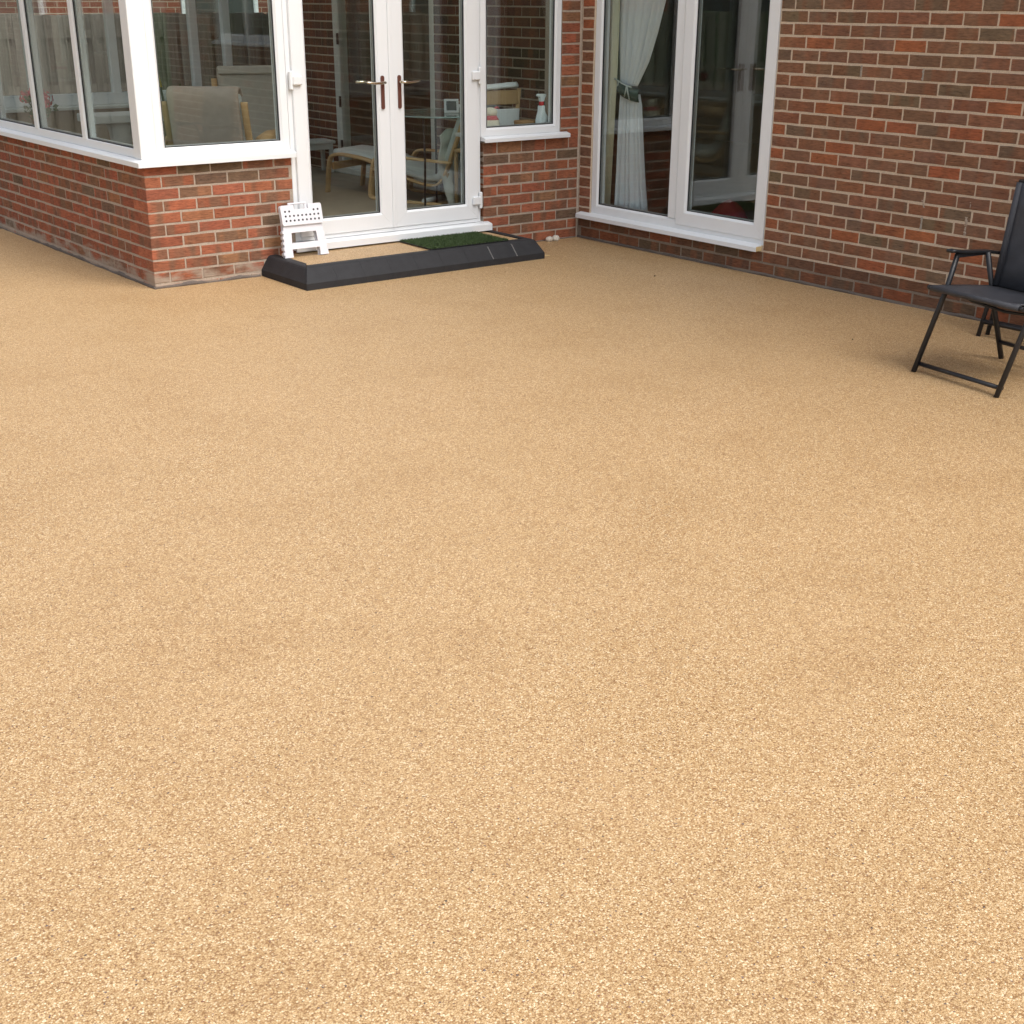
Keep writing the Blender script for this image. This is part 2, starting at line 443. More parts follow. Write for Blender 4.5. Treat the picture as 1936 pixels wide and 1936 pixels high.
M['dead_leaf'] = simple('dead_leaf', (.09,.065,.03), .8)
M['paper'] = simple('white_card', (.72,.74,.74), .7)
M['screen'] = simple('grey_screen', (.06,.065,.06), .3)
def voile_mat(name):
    m, nt, out = mat_new(name)
    tc = nt.nodes.new('ShaderNodeTexCoord'); n = tex(nt, tc.outputs['Object'], 60, 3).outputs['Fac']
    c = mix(nt, n, (.82,.83,.87), (.90,.91,.94))
    d = nt.nodes.new('ShaderNodeBsdfDiffuse'); t = nt.nodes.new('ShaderNodeBsdfTranslucent')
    lk(nt, c, d.inputs[0]); lk(nt, c, t.inputs[0])
    mx = nt.nodes.new('ShaderNodeMixShader'); mx.inputs[0].default_value = .18
    lk(nt, d.outputs[0], mx.inputs[1]); lk(nt, t.outputs[0], mx.inputs[2]); lk(nt, mx.outputs[0], out.inputs['Surface']); return m
M['voile'] = voile_mat('white_voile')
def far_brick(name):
    m, nt, out = mat_new(name)
    tc = nt.nodes.new('ShaderNodeTexCoord'); b = nt.nodes.new('ShaderNodeTexBrick')
    sp = nt.nodes.new('ShaderNodeSeparateXYZ'); lk(nt, tc.outputs['Object'], sp.inputs[0])
    cb = nt.nodes.new('ShaderNodeCombineXYZ')
    lk(nt, mth(nt, 'ADD', sp.outputs['X'], sp.outputs['Y']), cb.inputs[0]); lk(nt, sp.outputs['Z'], cb.inputs[1])
    lk(nt, cb.outputs[0], b.inputs['Vector'])
    b.inputs['Scale'].default_value = 1; b.inputs['Brick Width'].default_value = .225; b.inputs['Row Height'].default_value = .075
    b.inputs['Mortar Size'].default_value = .006
    b.inputs['Color1'].default_value = (.24,.075,.045,1); b.inputs['Color2'].default_value = (.16,.06,.04,1); b.inputs['Mortar'].default_value = (.36,.29,.22,1)
    pbsdf(nt, out, b.outputs['Color'], .9, 0, .2, bump(nt, b.outputs['Fac'], -.5, .004)); return m
M['far_brick'] = far_brick('far_brickwork')
def poly_mat(name):
    m, nt, out = mat_new(name)
    ge = nt.nodes.new('ShaderNodeNewGeometry'); n = tex(nt, mapping(nt, ge.outputs['Position'], (1, 60, 1)), 1, 2).outputs['Fac']
    c = mix(nt, n, (.72,.73,.72), (.82,.83,.82))
    d = nt.nodes.new('ShaderNodeBsdfDiffuse'); t = nt.nodes.new('ShaderNodeBsdfTranslucent'); lk(nt, c, d.inputs[0]); lk(nt, c, t.inputs[0])
    mx = nt.nodes.new('ShaderNodeMixShader'); mx.inputs[0].default_value = .34
    lk(nt, d.outputs[0], mx.inputs[1]); lk(nt, t.outputs[0], mx.inputs[2]); lk(nt, mx.outputs[0], out.inputs['Surface']); return m
M['polycarbonate'] = poly_mat('polycarbonate_roof')

# ------------------------------------------------------------------ ground
def sheet(name, x0, x1, y0, y1, z, mat, thick=.02, n=1):
    mb = MB(); mb.box((x0, y0, z-thick), (x1, y1, z)); return mb.build(name, mat, None, I4, kind='structure')
sheet('lawn', -150, 150, -150, 150, -.012, M['lawn'])
sheet('patio', -16, -.002, -15, 3.0, 0.0, M['resin'], .01)

# ------------------------------------------------------------------ wall frames: local X along wall, Y inward, Z up
MF = I4.copy()                                  # conservatory front, y = 0
MR = RZ(-90)                                    # house wall, x = 0, u = -y
ML = T(-3.5, 0, 0) @ RZ(-90)                    # conservatory side, x = -3.5, u = -y
YB = 4.5

house = empty('house', I4, 'brown brick house wall with a tall white framed glazed door beside the corner', 'house')
cons = empty('conservatory', T(-3.5, 0, 0), 'red brick conservatory with white windows and glazed double doors', 'conservatory')

# ---- bricks
_bm = {}
def brick_mesh(L, H, D, var, mat):
    key = (round(L, 3), round(H, 3), round(D, 3), var, mat.name)
    if key in _bm: return _bm[key]
    r = random.Random(hash(key[:4]) & 0xffff)
    j = lambda a: r.uniform(-a, a)
    xs = [(-.5, 0), (-.5, .5), (-.5, 1)]
    hx = L/2
    out = [(-hx, 0), (-hx*.34, 0), (hx*.34, 0), (hx, 0), (hx, H*.5), (hx, H), (hx*.34, H), (-hx*.34, H), (-hx, H), (-hx, H*.5)]
    out = [(x + j(.0014), z + j(.0015)) for x, z in out]
    b = .003
    V = []; F = []
    for x, z in out: V.append((x, D, z))
    for x, z in out: V.append((x, b + j(.0006), z))
    for x, z in out:
        V.append((x - math.copysign(b, x) if abs(x) > hx*.9 else x, j(.0007), z + (b if z < H*.1 else -b if z > H*.9 else 0)))
    n = len(out)
    for a in (0, n):
        for i in range(n):
            k = (i+1) % n; F.append((a+k, a+i, a+n+i, a+n+k)[::-1])
    F.append(tuple(range(2*n, 3*n)))
    mb = MB(); mb.add(V, F); me = mb.mesh('brick', mat); _bm[key] = me; return me

def lay(parent, WMx, u0, u1, k0, k1, z_of, off_of, pitch, openings, pal, mat, depth=.09, joint=.0115, zj=.0125, into=None, first=None, zmin=-.05):
    """running bond; bricks become child objects of parent, or go into the bmesh 'into'"""
    n = 0
    for k in range(k0, k1):
        za, zb = z_of(k) + zj/2, z_of(k+1) - zj/2
        zc = (za+zb)/2
        cuts = [u0]
        u = off_of(k)
        while u < u1:
            if u > u0 + .02: cuts.append(u)
            u += pitch
        cuts.append(u1)
        for i in range(len(cuts)-1):
            a = cuts[i] + (joint/2 if i else 0); b = cuts[i+1] - (joint/2 if i < len(cuts)-2 else 0)
            segs = [(a, b)]
            for (oa, ob, va, vb) in openings:
                if va < zc < vb:
                    ns = []
                    for s_, e_ in segs:
                        if e_ <= oa or s_ >= ob: ns.append((s_, e_)); continue
                        if s_ < oa: ns.append((s_, oa))
                        if e_ > ob: ns.append((ob, e_))
                    segs = ns
            for s_, e_ in segs:
                L = e_ - s_
                if L < .022: continue
                col = pal(k, i)
                if into is not None:
                    into.box((s_, 0, za), (e_, depth, zb), .003, None, col); n += 1; continue
                Lq = round(L*200)/200 if abs(L - .215) > .004 else .215
                o = bpy.data.objects.new('brick', brick_mesh(Lq, zb-za, depth, rng.randrange(5), mat))
                place(o, parent, WMx @ T((s_+e_)/2 + rng.uniform(-.0008,.0008), rng.uniform(-.0015,.0015), za + rng.uniform(-.001,.001)) @ RY(rng.uniform(-.25,.25)) @ RZ(rng.uniform(-.3,.3)))
                o.color = (*col, 1); n += 1
    return n
def jit(c, a=.16):
    k = 1 + rng.uniform(-a, a); return tuple(max(.01, x*k*(1+rng.uniform(-.05,.05))) for x in c)
def pal_red(k, i):
    r = rng.random()
    if r < .60: return jit((.315,.108,.058), .12)
    if r < .78: return jit((.275,.108,.060), .12)
    if r < .91: return jit((.255,.130,.068), .12)
    return jit((.150,.097,.062), .12)
def pal_side(k, i):
    r = rng.random()
    if r < .84: return jit((.290,.094,.051), .12)
    if r < .93: return jit((.25,.108,.056), .12)
    return jit((.150,.097,.062), .12)
def pal_brown(k, i):
    r = rng.random()
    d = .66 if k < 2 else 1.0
    c = (.215,.115,.070) if r < .46 else (.245,.112,.064) if r < .66 else (.178,.117,.072) if r < .88 else (.325,.112,.052)
    return jit(tuple(x*d for x in c), .09)

# -------- conservatory dwarf walls
zf0 = lambda k: .0736*k + .0283
zf1 = lambda k: .0743*k
# front wall, left of the doors
W0 = 2.475   # x of the door frame edge (negative)
wall_fl = MB().box((.0075, .003, -.06), (3.5-W0, .2, .745)).build('mortar_bed', M['mortar_tan'], cons, T(-3.5, 0, 0))
pr_ = lambda k: -3.5
for k in range(-1, 10):                          # corner bricks, shown on both faces
    za, zb = zf0(k)+.006, zf0(k+1)-.006
    if k == 9: zb = .745
    full_front = (k % 2 == 1)
    L = .215 if full_front else .1025; D = .1025 if full_front else .215
    o = bpy.data.objects.new('brick', brick_mesh(L, zb-za, D, k % 5, M['brick_stained']))
    place(o, cons, T(-3.5 + L/2, 0, za)); o.color = (*pal_red(k, 0), 1)
lay(cons, T(-3.5, 0, 0), .0, 3.5-W0, -1, 10, zf0, lambda k: .1075 if k % 2 == 0 else .22, .225,
    [(0, .1125 if 0 else .1125, -1, 2)] , pal_red, M['brick_red'], .09) if False else None
for par, off in ((0, .1075), (1, .22)):
    class _P: pass
    for k in range(-1, 10):
        if k % 2 != par: continue
        zt = (lambda kk, k=k: zf0(kk) if kk <= 9 else .75)
        lay(cons, T(-3.5, 0, 0), off+.005, 3.5-W0, k, k+1, zt, lambda kk, off=off: off+.225, .225, [], pal_red, M['brick_stained'])
        # side wall: u runs towards the camera, so lay it from the corner backwards with negative u
        offl = .2175 if par == 0 else .1075
        lay(cons, ML @ T(0, 0, 0), -3.42, -(offl+.005), k, k+1, zt, lambda kk, offl=offl: -(offl) - .225*14 , .225, [], pal_side, M['brick_stained'])
MB().box((-3.42, .003, -.06), (-.004, .2, .745)).build('mortar_bed', M['mortar_tan'], cons, ML)
MB().box((-YB-.1, .004, -.06), (-3.42, .2, .745)).build('rear_wall_end', M['far_brick'], cons, ML)
# front wall right of the doors and pier
mbm = MB(); mbm.box((-.905, .003, -.06), (-.0005, .2, .757)); mbm.box((-.186, .003, .757), (-.0005, .2, 2.25))
mbm.build('mortar_bed', M['mortar_tan'], cons, MF)
for k in range(-1, 10):
    off = .105 if k % 2 else .2175
    lay(cons, MF, -.905, -.014, k, k+1, lambda kk: zf1(kk) if kk <= 9 else .757, lambda kk, off=off: -off - .225*4, .225, [], pal_red, M['brick_red'])
for k in range(10, 30):
    lay(cons, MF, -.186, -.014, k, k+1, zf1, lambda kk: 5, .225, [], pal_red, M['brick_red'])
# rough vertical mortar joint in the inside corner
mb = MB(); z = -.02; ring = []
while z < 2.25:
    w = .012 + rng.uniform(-.003, .004); d = .006 + rng.uniform(-.002, .003); ring.append((z, w, d)); z += .019
V = []; F = []
for z, w, d in ring: V += [(-w-.004, .004, z), (-w*.6, -d*.5, z), (.003, -d, z), (.003, .004, z)]
for i in range(len(ring)-1):
    for j in range(3): F.append((i*4+j, i*4+j+1, i*4+j+5, i*4+j+4))
mb.add(V, F, True); mb.build('corner_joint', M['mortar_tan'], cons, MF)

# -------- house wall
zr = lambda k: .0103 + .075*k
RO = [(.1405, 1.948, .195, 2.1)]
def slab_with_openings(u0, u1, z0, z1, ops, d0, d1):
    mb = MB(); us = sorted({u0, u1, *[o[0] for o in ops], *[o[1] for o in ops]})
    for a, b in zip(us[:-1], us[1:]):
        zs = [(z0, z1)]
        for oa, ob, va, vb in ops:
            if oa <= a and ob >= b:
                nz = []
                for p, q in zs:
                    if va > p: nz.append((p, min(va, q)))
                    if vb < q: nz.append((max(vb, p), q))
                zs = nz
        for p, q in zs: mb.box((a, d0, p), (b, d1, q))
    return mb
R2 = (4.75, 6.1, 1.28, 2.3)
PD = (-3.66, -1.96, .16, 2.1)
slab_with_openings(0, 7.4, -.06, 5.2, [RO[0], R2], .003, .088).build('mortar_bed', M['mortar_cream'], house, MR)
slab_with_openings(-YB-.05, -.0, -.06, 5.2, [PD], .006, .088).build('mortar_bed', M['mortar_tan'], house, MR)
MB().box((.0005, .0025, -.03), (7.4, .02, zr(2)-.007)).build('lower_mortar', M['mortar_dark'], house, MR)  # darker mortar around the two lowest courses
offr = lambda k: .0386 if k % 2 == 0 else .0386 + .1125
lay(house, MR, .012, .139, 2, 23, zr, lambda k: 9, .225, [], pal_brown, M['brick_brown'], .05, zj=.0128, joint=.0105)
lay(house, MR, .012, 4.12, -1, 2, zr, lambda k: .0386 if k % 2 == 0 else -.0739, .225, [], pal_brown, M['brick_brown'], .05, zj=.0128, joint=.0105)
lay(house, MR, 1.952, 4.12, 2, 23, zr, lambda k: .0386 + .225*9 if k % 2 == 0 else .0386 + .1125 + .225*8 + .225*0, .225, [], pal_brown, M['brick_brown'], .05, zj=.0128, joint=.0105)
mass = MB()
lay(None, MR, 4.13, 7.4, -1, 27, zr, lambda k: 4.0886 if k % 2 == 0 else 4.2011, .225, [R2], pal_brown, None, .05, into=mass)
lay(None, MR, .004, 4.12, 23, 27, zr, lambda k: .0386 if k % 2 == 0 else -.0739, .225, RO, pal_brown, None, .05, into=mass)
mass.build('brickwork', M['brick_brown_mass'], house, MR, kind='stuff')
mass2 = MB()
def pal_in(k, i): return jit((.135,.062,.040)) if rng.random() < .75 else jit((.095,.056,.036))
lay(None, MR, -YB, -.006, 1, 27, zr, lambda k: -YB+.05 if k % 2 == 0 else -YB+.1625, .225, [PD], pal_in, None, .05, into=mass2)
mass2.build('inner_brickwork', M['brick_brown_mass'], house, MR, kind='stuff')
MB().box((0, .0015, 2.04), (7.4, .24, 5.2)).build('upper_wall', M['far_brick'], house, MR)

# old cement marks left on the house wall
def smear(u0, z0, u1, z1, w, mat, n=16, gaps=.0):
    mb = MB(); V = []; F = []
    for i in range(n+1):
        t = i/n; ww = w*(.35 + .9*abs(noise.noise(Vector((t*5+u0*9, z0*7, 2.2))))) + rng.uniform(-.001,.001)
        u = u0+(u1-u0)*t + .003*noise.noise(Vector((t*7, u0*5, 1))); z = z0+(z1-z0)*t
        V += [(u-ww, -.0002, z), (u-ww*.3, -.0032, z), (u+ww*.4, -.0032, z), (u+ww, -.0002, z)]
    for i in range(n):
        if rng.random() < gaps: continue
        for j in range(3): F.append((i*4+j, i*4+j+1, i*4+j+5, i*4+j+4))
    mb.add(V, F, True); mb.build('cement_mark', mat, house, MR)
smear(2.626, 1.290, 2.626, 1.356, .010, M['mortar_grey_pale']); smear(3.076, 1.290, 3.076, 1.356, .010, M['mortar_grey_pale'])
smear(3.507, .662, 3.511, .613, .009, M['mortar_tan'], 14, .3); smear(3.493, .572, 3.496, .461, .014, M['mortar_tan'], 26, .25)
smear(3.175, .632, 3.195, .590, .010, M['mortar_tan'], 12, .2); smear(3.1886, .535, 3.1886, .462, .012, M['mortar_grey_pale'], 14, .05)

# uneven mortar and dirt line where the walls meet the patio
def fillet(parent, WMx, u0, u1, hmax, dmax, mat, step=.03, skip=None):
    mb = MB(); V = []; F = []; u = u0; n = 0
    while u <= u1 + 1e-6:
        h = hmax*(.45 + .75*noise.noise(Vector((u*5.1, hmax*90, 3.3)))); h = max(.004, h + rng.uniform(-.003,.003))
        d = dmax*(.7 + .6*noise.noise(Vector((u*7.7, 9.1, dmax*50)))) + rng.uniform(-.002,.002); d = max(.003, d)
        V += [(u, .006, h), (u, -d*.45, h*.8), (u, -d, -.004), (u, .006, -.004)]; n += 1; u += step
    for i in range(n-1):
        for j in range(3): F.append((i*4+j, i*4+j+1, i*4+j+5, i*4+j+4))
    mb.add(V, F, True); mb.build('base_mortar', mat, parent, WMx)
fillet(cons, T(-3.5, 0, 0), -.01, .76, .030, .016, M['mortar_grey'])
fillet(cons, ML, -4.5, .005, .030, .014, M['mortar_grey'])
fillet(cons, MF, -.86, -.012, .012, .012, M['mortar_grey'])
fillet(house, MR, .0, 7.4, .026, .013, M['mortar_grey'])

# ------------------------------------------------------------------ uPVC windows and doors
def ring(mb, u0, u1, v0, v1, prof, gap=.0005, M_=None):
    """prof: closed list of (inset, depth). four mitred rails with hairline welds"""
    n = len(prof)
    for side in range(4):
        V = []
        for t, d in prof:
            a, b, c, e = u0+t, u1-t, v0+t, v1-t
            P = [((a+gap, c), (b-gap, c)), ((b, c+gap), (b, e-gap)), ((b-gap, e), (a+gap, e)), ((a, e-gap), (a, c+gap))][side]
            V += [(P[0][0], d, P[0][1]), (P[1][0], d, P[1][1])]
        F = []
        for i in range(n):
            k = (i+1) % n; F.append((2*i, 2*i+1, 2*k+1, 2*k))
        F.append(tuple(2*i for i in range(n))[::-1]); F.append(tuple(2*i+1 for i in range(n)))
        mb.add(V, F, False, M_)
def frame_prof(w, d0, dB, bev=.016):
    return [(0, dB), (0, d0+.004), (.004, d0), (w-bev, d0), (w, d0+bev*.8), (w, dB)]
def glazing(parent, WMx, u0, u1, v0, v1, d):
    """gasket, spacer bar and sealed pane for the daylight opening u0..u1, v0..v1"""
    mb = MB(); ring(mb, u0-.002, u1+.002, v0-.002, v1+.002, [(0, d+.002), (.0065, d+.002), (.0065, d+.010), (0, d+.010)], 0)
    mb.build('gasket', M['gasket'], parent, WMx)
    mb = MB(); ring(mb, u0-.004, u1+.004, v0-.004, v1+.004, [(0, d+.013), (.014, d+.013), (.014, d+.027), (0, d+.027)], 0)
    mb.build('spacer_bar', M['spacer'], parent, WMx)
    mb = MB(); mb.box((u0-.006, d+.0105, v0-.006), (u1+.006, d+.0295, v1+.006)); mb.build('pane', M['glass'], parent, WMx)
def sill(parent, WMx, u0, u1, z_top, z_bot, proj, back, name='sill', m0=0.0, m1=0.0):
    prof = [(back, z_bot+.008), (back, z_top+.004), (-.005, z_top), (-proj+.006, z_top-.010), (-proj, z_top-.014), (-proj, z_bot), (-proj+.010, z_bot), (-proj+.012, z_bot+.008)]
    V = [(u0+d*m0, d, z) for d, z in prof] + [(u1-d*m1, d, z) for d, z in prof]; n = len(prof)
    F = [(i, (i+1) % n, (i+1) % n+n, i+n) for i in range(n)] + [tuple(range(n))[::-1], tuple(range(n, 2*n))]
    mb = MB(); mb.add(V, F); return mb.build(name, M['upvc'], parent, WMx)

ZT = 2.08
# front left window
w = empty('window', T(-3.0, 0, .8), parent=cons)
mb = MB(); ring(mb, -3.405, -2.478, .795, ZT, frame_prof(.062, 0, .07)); mb.build('frame', M['upvc'], w, MF)
glazing(w, MF, -3.343, -2.540, .857, ZT-.062, .010)
# corner post
mb = MB(); mb.box((-3.512, -.012, .795), (-3.4055, .10, ZT), .004); mb.build('corner_post', M['upvc'], cons, MF)
# sill of front left with mitred corner
sill(cons, MF, -3.4996, -2.462, .795, .752, .052, .2, m0=1)
sill(cons, ML, -YB, -.0004, .795, .752, .052, .2, m1=1)
# side windows
yb = [.078, .965, 1.885, 2.80, 3.70, 4.46]
mb = MB()
side = empty('window', T(-3.5, 2.2, .8), parent=cons)
mb.box((-YB, .0, .795), (-.101, .07, .850), .004); mb.box((-YB, .0, ZT-.055), (-.101, .07, ZT), .004)
mb.build('frame', M['upvc'], side, ML)
edges = [.10] + [.945, 1.875, 2.79, 3.69] + [YB-.02]
for i, y in enumerate(edges):
    wv = .034
    if i == 0: continue
    if i == len(edges)-1: continue
    mb = MB(); mb.box((-y-wv, -.004, .846), (-y+wv, .069, ZT-.052), .005); mb.build('mullion', M['upvc'], side, ML)
for i in range(len(edges)-1):
    a = edges[i] + (.034 if i else .002); b = edges[i+1] - .034
    glazing(side, ML, -b, -a, .850, ZT-.055, .008)
# rear windows (far side of the room)
rear = empty('window', T(-1.7, YB, .8), parent=cons)
MRear = T(0, YB, 0)
mb = MB(); mb.box((-3.5, 0, .80), (-.02, .07, .90), .004); mb.box((-3.5, 0, ZT-.06), (-.02, .07, ZT), .004); mb.build('frame', M['upvc'], rear, MRear)
xm = [-3.46, -2.60, -1.83, -1.02, -.68, -.04]
for x in xm:
    mb = MB(); mb.box((x-.038, -.004, .895), (x+.038, .069, ZT-.055), .005); mb.build('mullion', M['upvc'], rear, MRear)
for a, b in zip(xm[:-1], xm[1:]): 
    mb = MB(); mb.box((a+.034, .02, .893), (b-.034, .04, ZT-.057)); mb.build('pane', M['glass'], rear, MRear)
mb = MB(); mb.box((-3.5, -.01, .15), (-.012, .25, .77)); mb.build('rear_wall', M['plaster'], cons, MRear)
mb = MB(); mb.box((-3.3, -.17, .772), (-.02, .02, .80), .004); mb.build('window_board', M['white_paint'], cons, MRear)
mb = MB(); mb.box((-YB+.2, .205, .15), (-.2, .225, .77)); mb.build('inner_lining', M['plaster'], cons, ML)
mb = MB(); mb.box((-YB+.18, .05, .772), (-.2, .30, .798), .004); mb.build('window_board', M['white_paint'], cons, ML)
mb = MB(); mb.box((-.90, .205, .15), (-.02, .225, .77)); mb.box((-3.27, .205, .15), (-2.48, .225, .77)); mb.build('inner_lining', M['plaster'], cons, MF)
mb = MB(); mb.box((-.905, .06, .772), (-.02, .36, .798), .004); mb.build('window_board', M['white_paint'], cons, MF)
mb = MB(); mb.box((-3.26, .06, .772), (-2.48, .30, .798), .004); mb.build('window_board', M['white_paint'], cons, MF)
mb = MB(); mb.box((-3.3, .06, .10), (-.006, YB+.02, .15)); mb.build('floor', M['floor_in'], cons, MF)
# roof: eaves beam, gutter and a shallow pitched roof
mb = MB(); mb.box((-3.52, -.02, ZT+.0005), (-.001, .10, ZT+.16), .005); mb.box((-3.52, .1005, ZT+.0005), (-3.40, YB+.1, ZT+.16), .005); mb.box((-3.3995, YB-.02, ZT+.0005), (-.001, YB+.1, ZT+.16), .005)
mb.build('eaves_beam', M['upvc'], cons, MF)
mb = MB(); V = []; F = []
for i in range(7):
    for j in range(2):
        x_ = -3.6 + 3.599*i/6; V.append((x_, -.1 if j == 0 else YB+.2, ZT+.19 + .78*i/6))
for i in range(6): F.append((2*i, 2*i+2, 2*i+3, 2*i+1))
mb.add(V, F)
for y_ in (-.1, .8, 1.7, 2.6, 3.5, 4.4): mb.add([(-3.6, y_-.03, ZT+.17), (-.001, y_-.03, ZT+.95), (-.001, y_+.03, ZT+.95), (-3.6, y_+.03, ZT+.17), (-3.6, y_-.03, ZT+.22), (-.001, y_-.03, ZT+1.0), (-.001, y_+.03, ZT+1.0), (-3.6, y_+.03, ZT+.22)], [(0,3,2,1),(4,5,6,7),(0,1,5,4),(1,2,6,5),(2,3,7,6),(3,0,4,7)])
mb.build('roof', M['polycarbonate'], cons, MF)
mb = MB(); mb.prism([(-3.5, ZT+.161), (-.003, ZT+.161), (-.003, ZT+.92)], -.0, .08); mb.build('gable', M['upvc'], cons, MF)

# front right window
w = empty('window', T(-.55, 0, .8), parent=cons)
mb = MB(); ring(mb, -.928, -.192, .795, ZT, frame_prof(.060, 0, .07)); mb.build('frame', M['upvc'], w, MF)
glazing(w, MF, -.868, -.252, .855, ZT-.06, .010)
sill(cons, MF, -.922, -.130, .795, .758, .050, .2)

# double doors
dr = empty('double_door', T(-1.69, 0, .15), parent=cons)
mb = MB(); ring(mb, -2.474, -.9285, .197, ZT, frame_prof(.040, .006, .07, .006)); mb.build('frame', M['upvc'], dr, MF)
sill(cons, MF, -2.50, -.868, .196, .138, .058, .2, name='door_sill')
leaves = []
for (a, b, nm) in ((-2.440, -1.6925, 'door'), (-1.6875, -.9625, 'door')):
    d_ = empty('door_leaf', T((a+b)/2, 0, .2), parent=dr)
    mb = MB(); ring(mb, a, b, .226, ZT-.035, frame_prof(.108, -.014, .055, .014)); mb.build('frame', M['upvc'], d_, MF)
    glazing(d_, MF, a+.108, b-.108, .334, ZT-.143, .0)
    leaves.append(d_)
mb = MB(); mb.box((-1.708, -.022, .228), (-1.680, -.0142, ZT-.04), .003); mb.build('meeting_strip', M['upvc'], dr, MF)
mb = MB(); mb.box((-2.43, -.006, .200), (-.965, .05, .224)); mb.build('threshold_seal', M['upvc'], dr, MF)
for x, sgn, lf in ((-1.760, -1, leaves[0]), (-1.625, 1, leaves[1])):
    mb = MB(); P = []
    w_, za, zb = .0125, 1.020, 1.236
    for i in range(7):
        an = math.pi*i/6; P.append((x - w_*math.cos(math.pi-an)*-1 if False else x + w_*math.cos(an), zb-w_ + w_*math.sin(an)))
    for i in range(7):
        an = math.pi + math.pi*i/6; P.append((x + w_*math.cos(an), za+w_ + w_*math.sin(an)))
    mb.prism(P, -.024, -.0142); mb.build('handle_plate', M['bronze'], lf, MF)
    mb = MB(); z0 = 1.193
    mb.tube([(x, -.022, z0), (x, -.052, z0)], .009, 10)
    mb.tube([(x-sgn*.004, -.056, z0), (x+sgn*.03, -.060, z0-.002), (x+sgn*.075, -.060, z0-.003), (x+sgn*.13, -.056, z0+.003), (x+sgn*.145, -.052, z0+.004)], [.008,.0085,.0085,.008,.006], 10)
    mb.build('handle', M['brass'], lf, MF)
    mb = MB(); mb.tube([(x, .058, z0), (x, .095, z0)], .009, 8); mb.tube([(x, .10, z0), (x+sgn*.06, .10, z0), (x+sgn*.14, .096, z0)], .008, 8)
    mb.build('inner_handle', M['brass'], lf, MF)
for x, z in ((-.944, 1.215), (-.944, .355), (-2.452, 1.225), (-2.452, .355)):
    s_ = -1 if x > -1.5 else 1
    mb = MB(); mb.box((x-.013, -.026, z-.058), (x+.013, -.004, z+.058), .005)
    mb.box((x+s_*.006, -.036, z-.030), (x+s_*.075, -.0145, z+.030), .007)
    mb.build('hinge', M['upvc'], dr, MF)

# ---- house window (fixed light + opening door sash)
MRw = MR @ T(0, .014, 0)
hw = empty('glazed_door', T(0, -1.04, .19), parent=house)
mb = MB(); ring(mb, .142, 1.946, .196, ZT+.05, frame_prof(.074, 0, .07)); mb.build('frame', M['upvc'], hw, MRw)
mb = MB(); mb.box((.996, -.002, .268), (1.075, .069, ZT-.02), .004); mb.build('mullion', M['upvc'], hw, MRw)
glazing(hw, MRw, .216, .998, .270, ZT-.024, .010)
sash = empty('sash', T(0, -1.5, .25), parent=hw)
mb = MB(); ring(mb, 1.083, 1.936, .232, ZT+.02, frame_prof(.102, -.010, .05)); mb.build('frame', M['upvc'], sash, MRw)
glazing(sash, MRw, 1.185, 1.834, .334, ZT-.08, .004)
sill(hw, MR, .040, 1.932, .200, .158, .055, .2)
mb = MB(); mb.box((1.9325, -.048, .160), (1.9345, .012, .190)); mb.build('sill_end', M['straw'], hw, MR)
# second house window, only met in reflections
h2 = empty('window', T(0, -5.4, 1.3), parent=house)
mb = MB(); ring(mb, 4.76, 6.09, 1.285, 2.29, frame_prof(.07, 0, .07)); mb.box((5.38, .0, 1.35), (5.45, .07, 2.23), .004); mb.build('frame', M['upvc'], h2, MRw)
glazing(h2, MRw, 4.83, 6.02, 1.355, 2.22, .010)
sill(h2, MR, 4.72, 6.13, 1.284, 1.245, .05, .2)
# patio door between the conservatory and the house
pd = empty('patio_door', T(0, 2.8, .16), parent=house)
mb = MB(); ring(mb, -3.66, -1.96, .162, 2.1, frame_prof(.085, 0, .10)); mb.box((-2.98, .0, .247), (-2.86, .07, 2.02), .004); mb.build('frame', M['white_paint'], pd, MR)
mb = MB(); mb.box((-3.58, .03, .245), (-2.975, .05, 2.02)); mb.build('pane', M['glass'], pd, MR)
mb = MB(); mb.box((-2.865, .03, .245), (-2.04, .05, 2.02)); mb.build('pane', M['glass'], pd, MR)
for z in (1.36, .80, .40):
    mb = MB(); mb.box((-3.585, -.012, z-.05), (-3.56, .004, z+.05), .003); mb.build('hinge', M['dark_metal'], pd, MR)
mb = MB(); mb.box((-3.75, -.05, .151), (-1.9, .0, .205), .004); mb.build('threshold', M['white_paint'], pd, MR)
# the room behind the house wall
mb = MB()
mb.box((.089, -7.3, .12), (5.2, 4.4, .17)); mb.build('floor', M['room_floor'], house, I4)
mb = MB(); mb.box((5.2, -7.3, .1), (5.3, 4.5, 2.6)); mb.box((.089, 4.4, .1), (5.2, 4.5, 2.6)); mb.box((.089, -7.4, .1), (5.2, -7.3, 2.6)); mb.box((.242, -7.4, 2.6), (5.3, 4.5, 2.65))
mb.build('room_walls', M['room_dark'], house, I4)
mb = MB(); mb.add([(-.3, -7.8, 5.2), (3.0, -7.8, 7.4), (6.3, -7.8, 5.2), (-.3, 5.1, 5.2), (3.0, 5.1, 7.4), (6.3, 5.1, 5.2)], [(0,1,4,3),(1,2,5,4),(0,3,5,2),(0,2,1),(3,4,5)]); mb.build('roof', M['roof_tile'], house, I4)
mb = MB(); mb.box((.006, YB+.06, 0), (6, YB+.30, 5.2)); mb.build('rear_wall', M['far_brick'], house, I4)

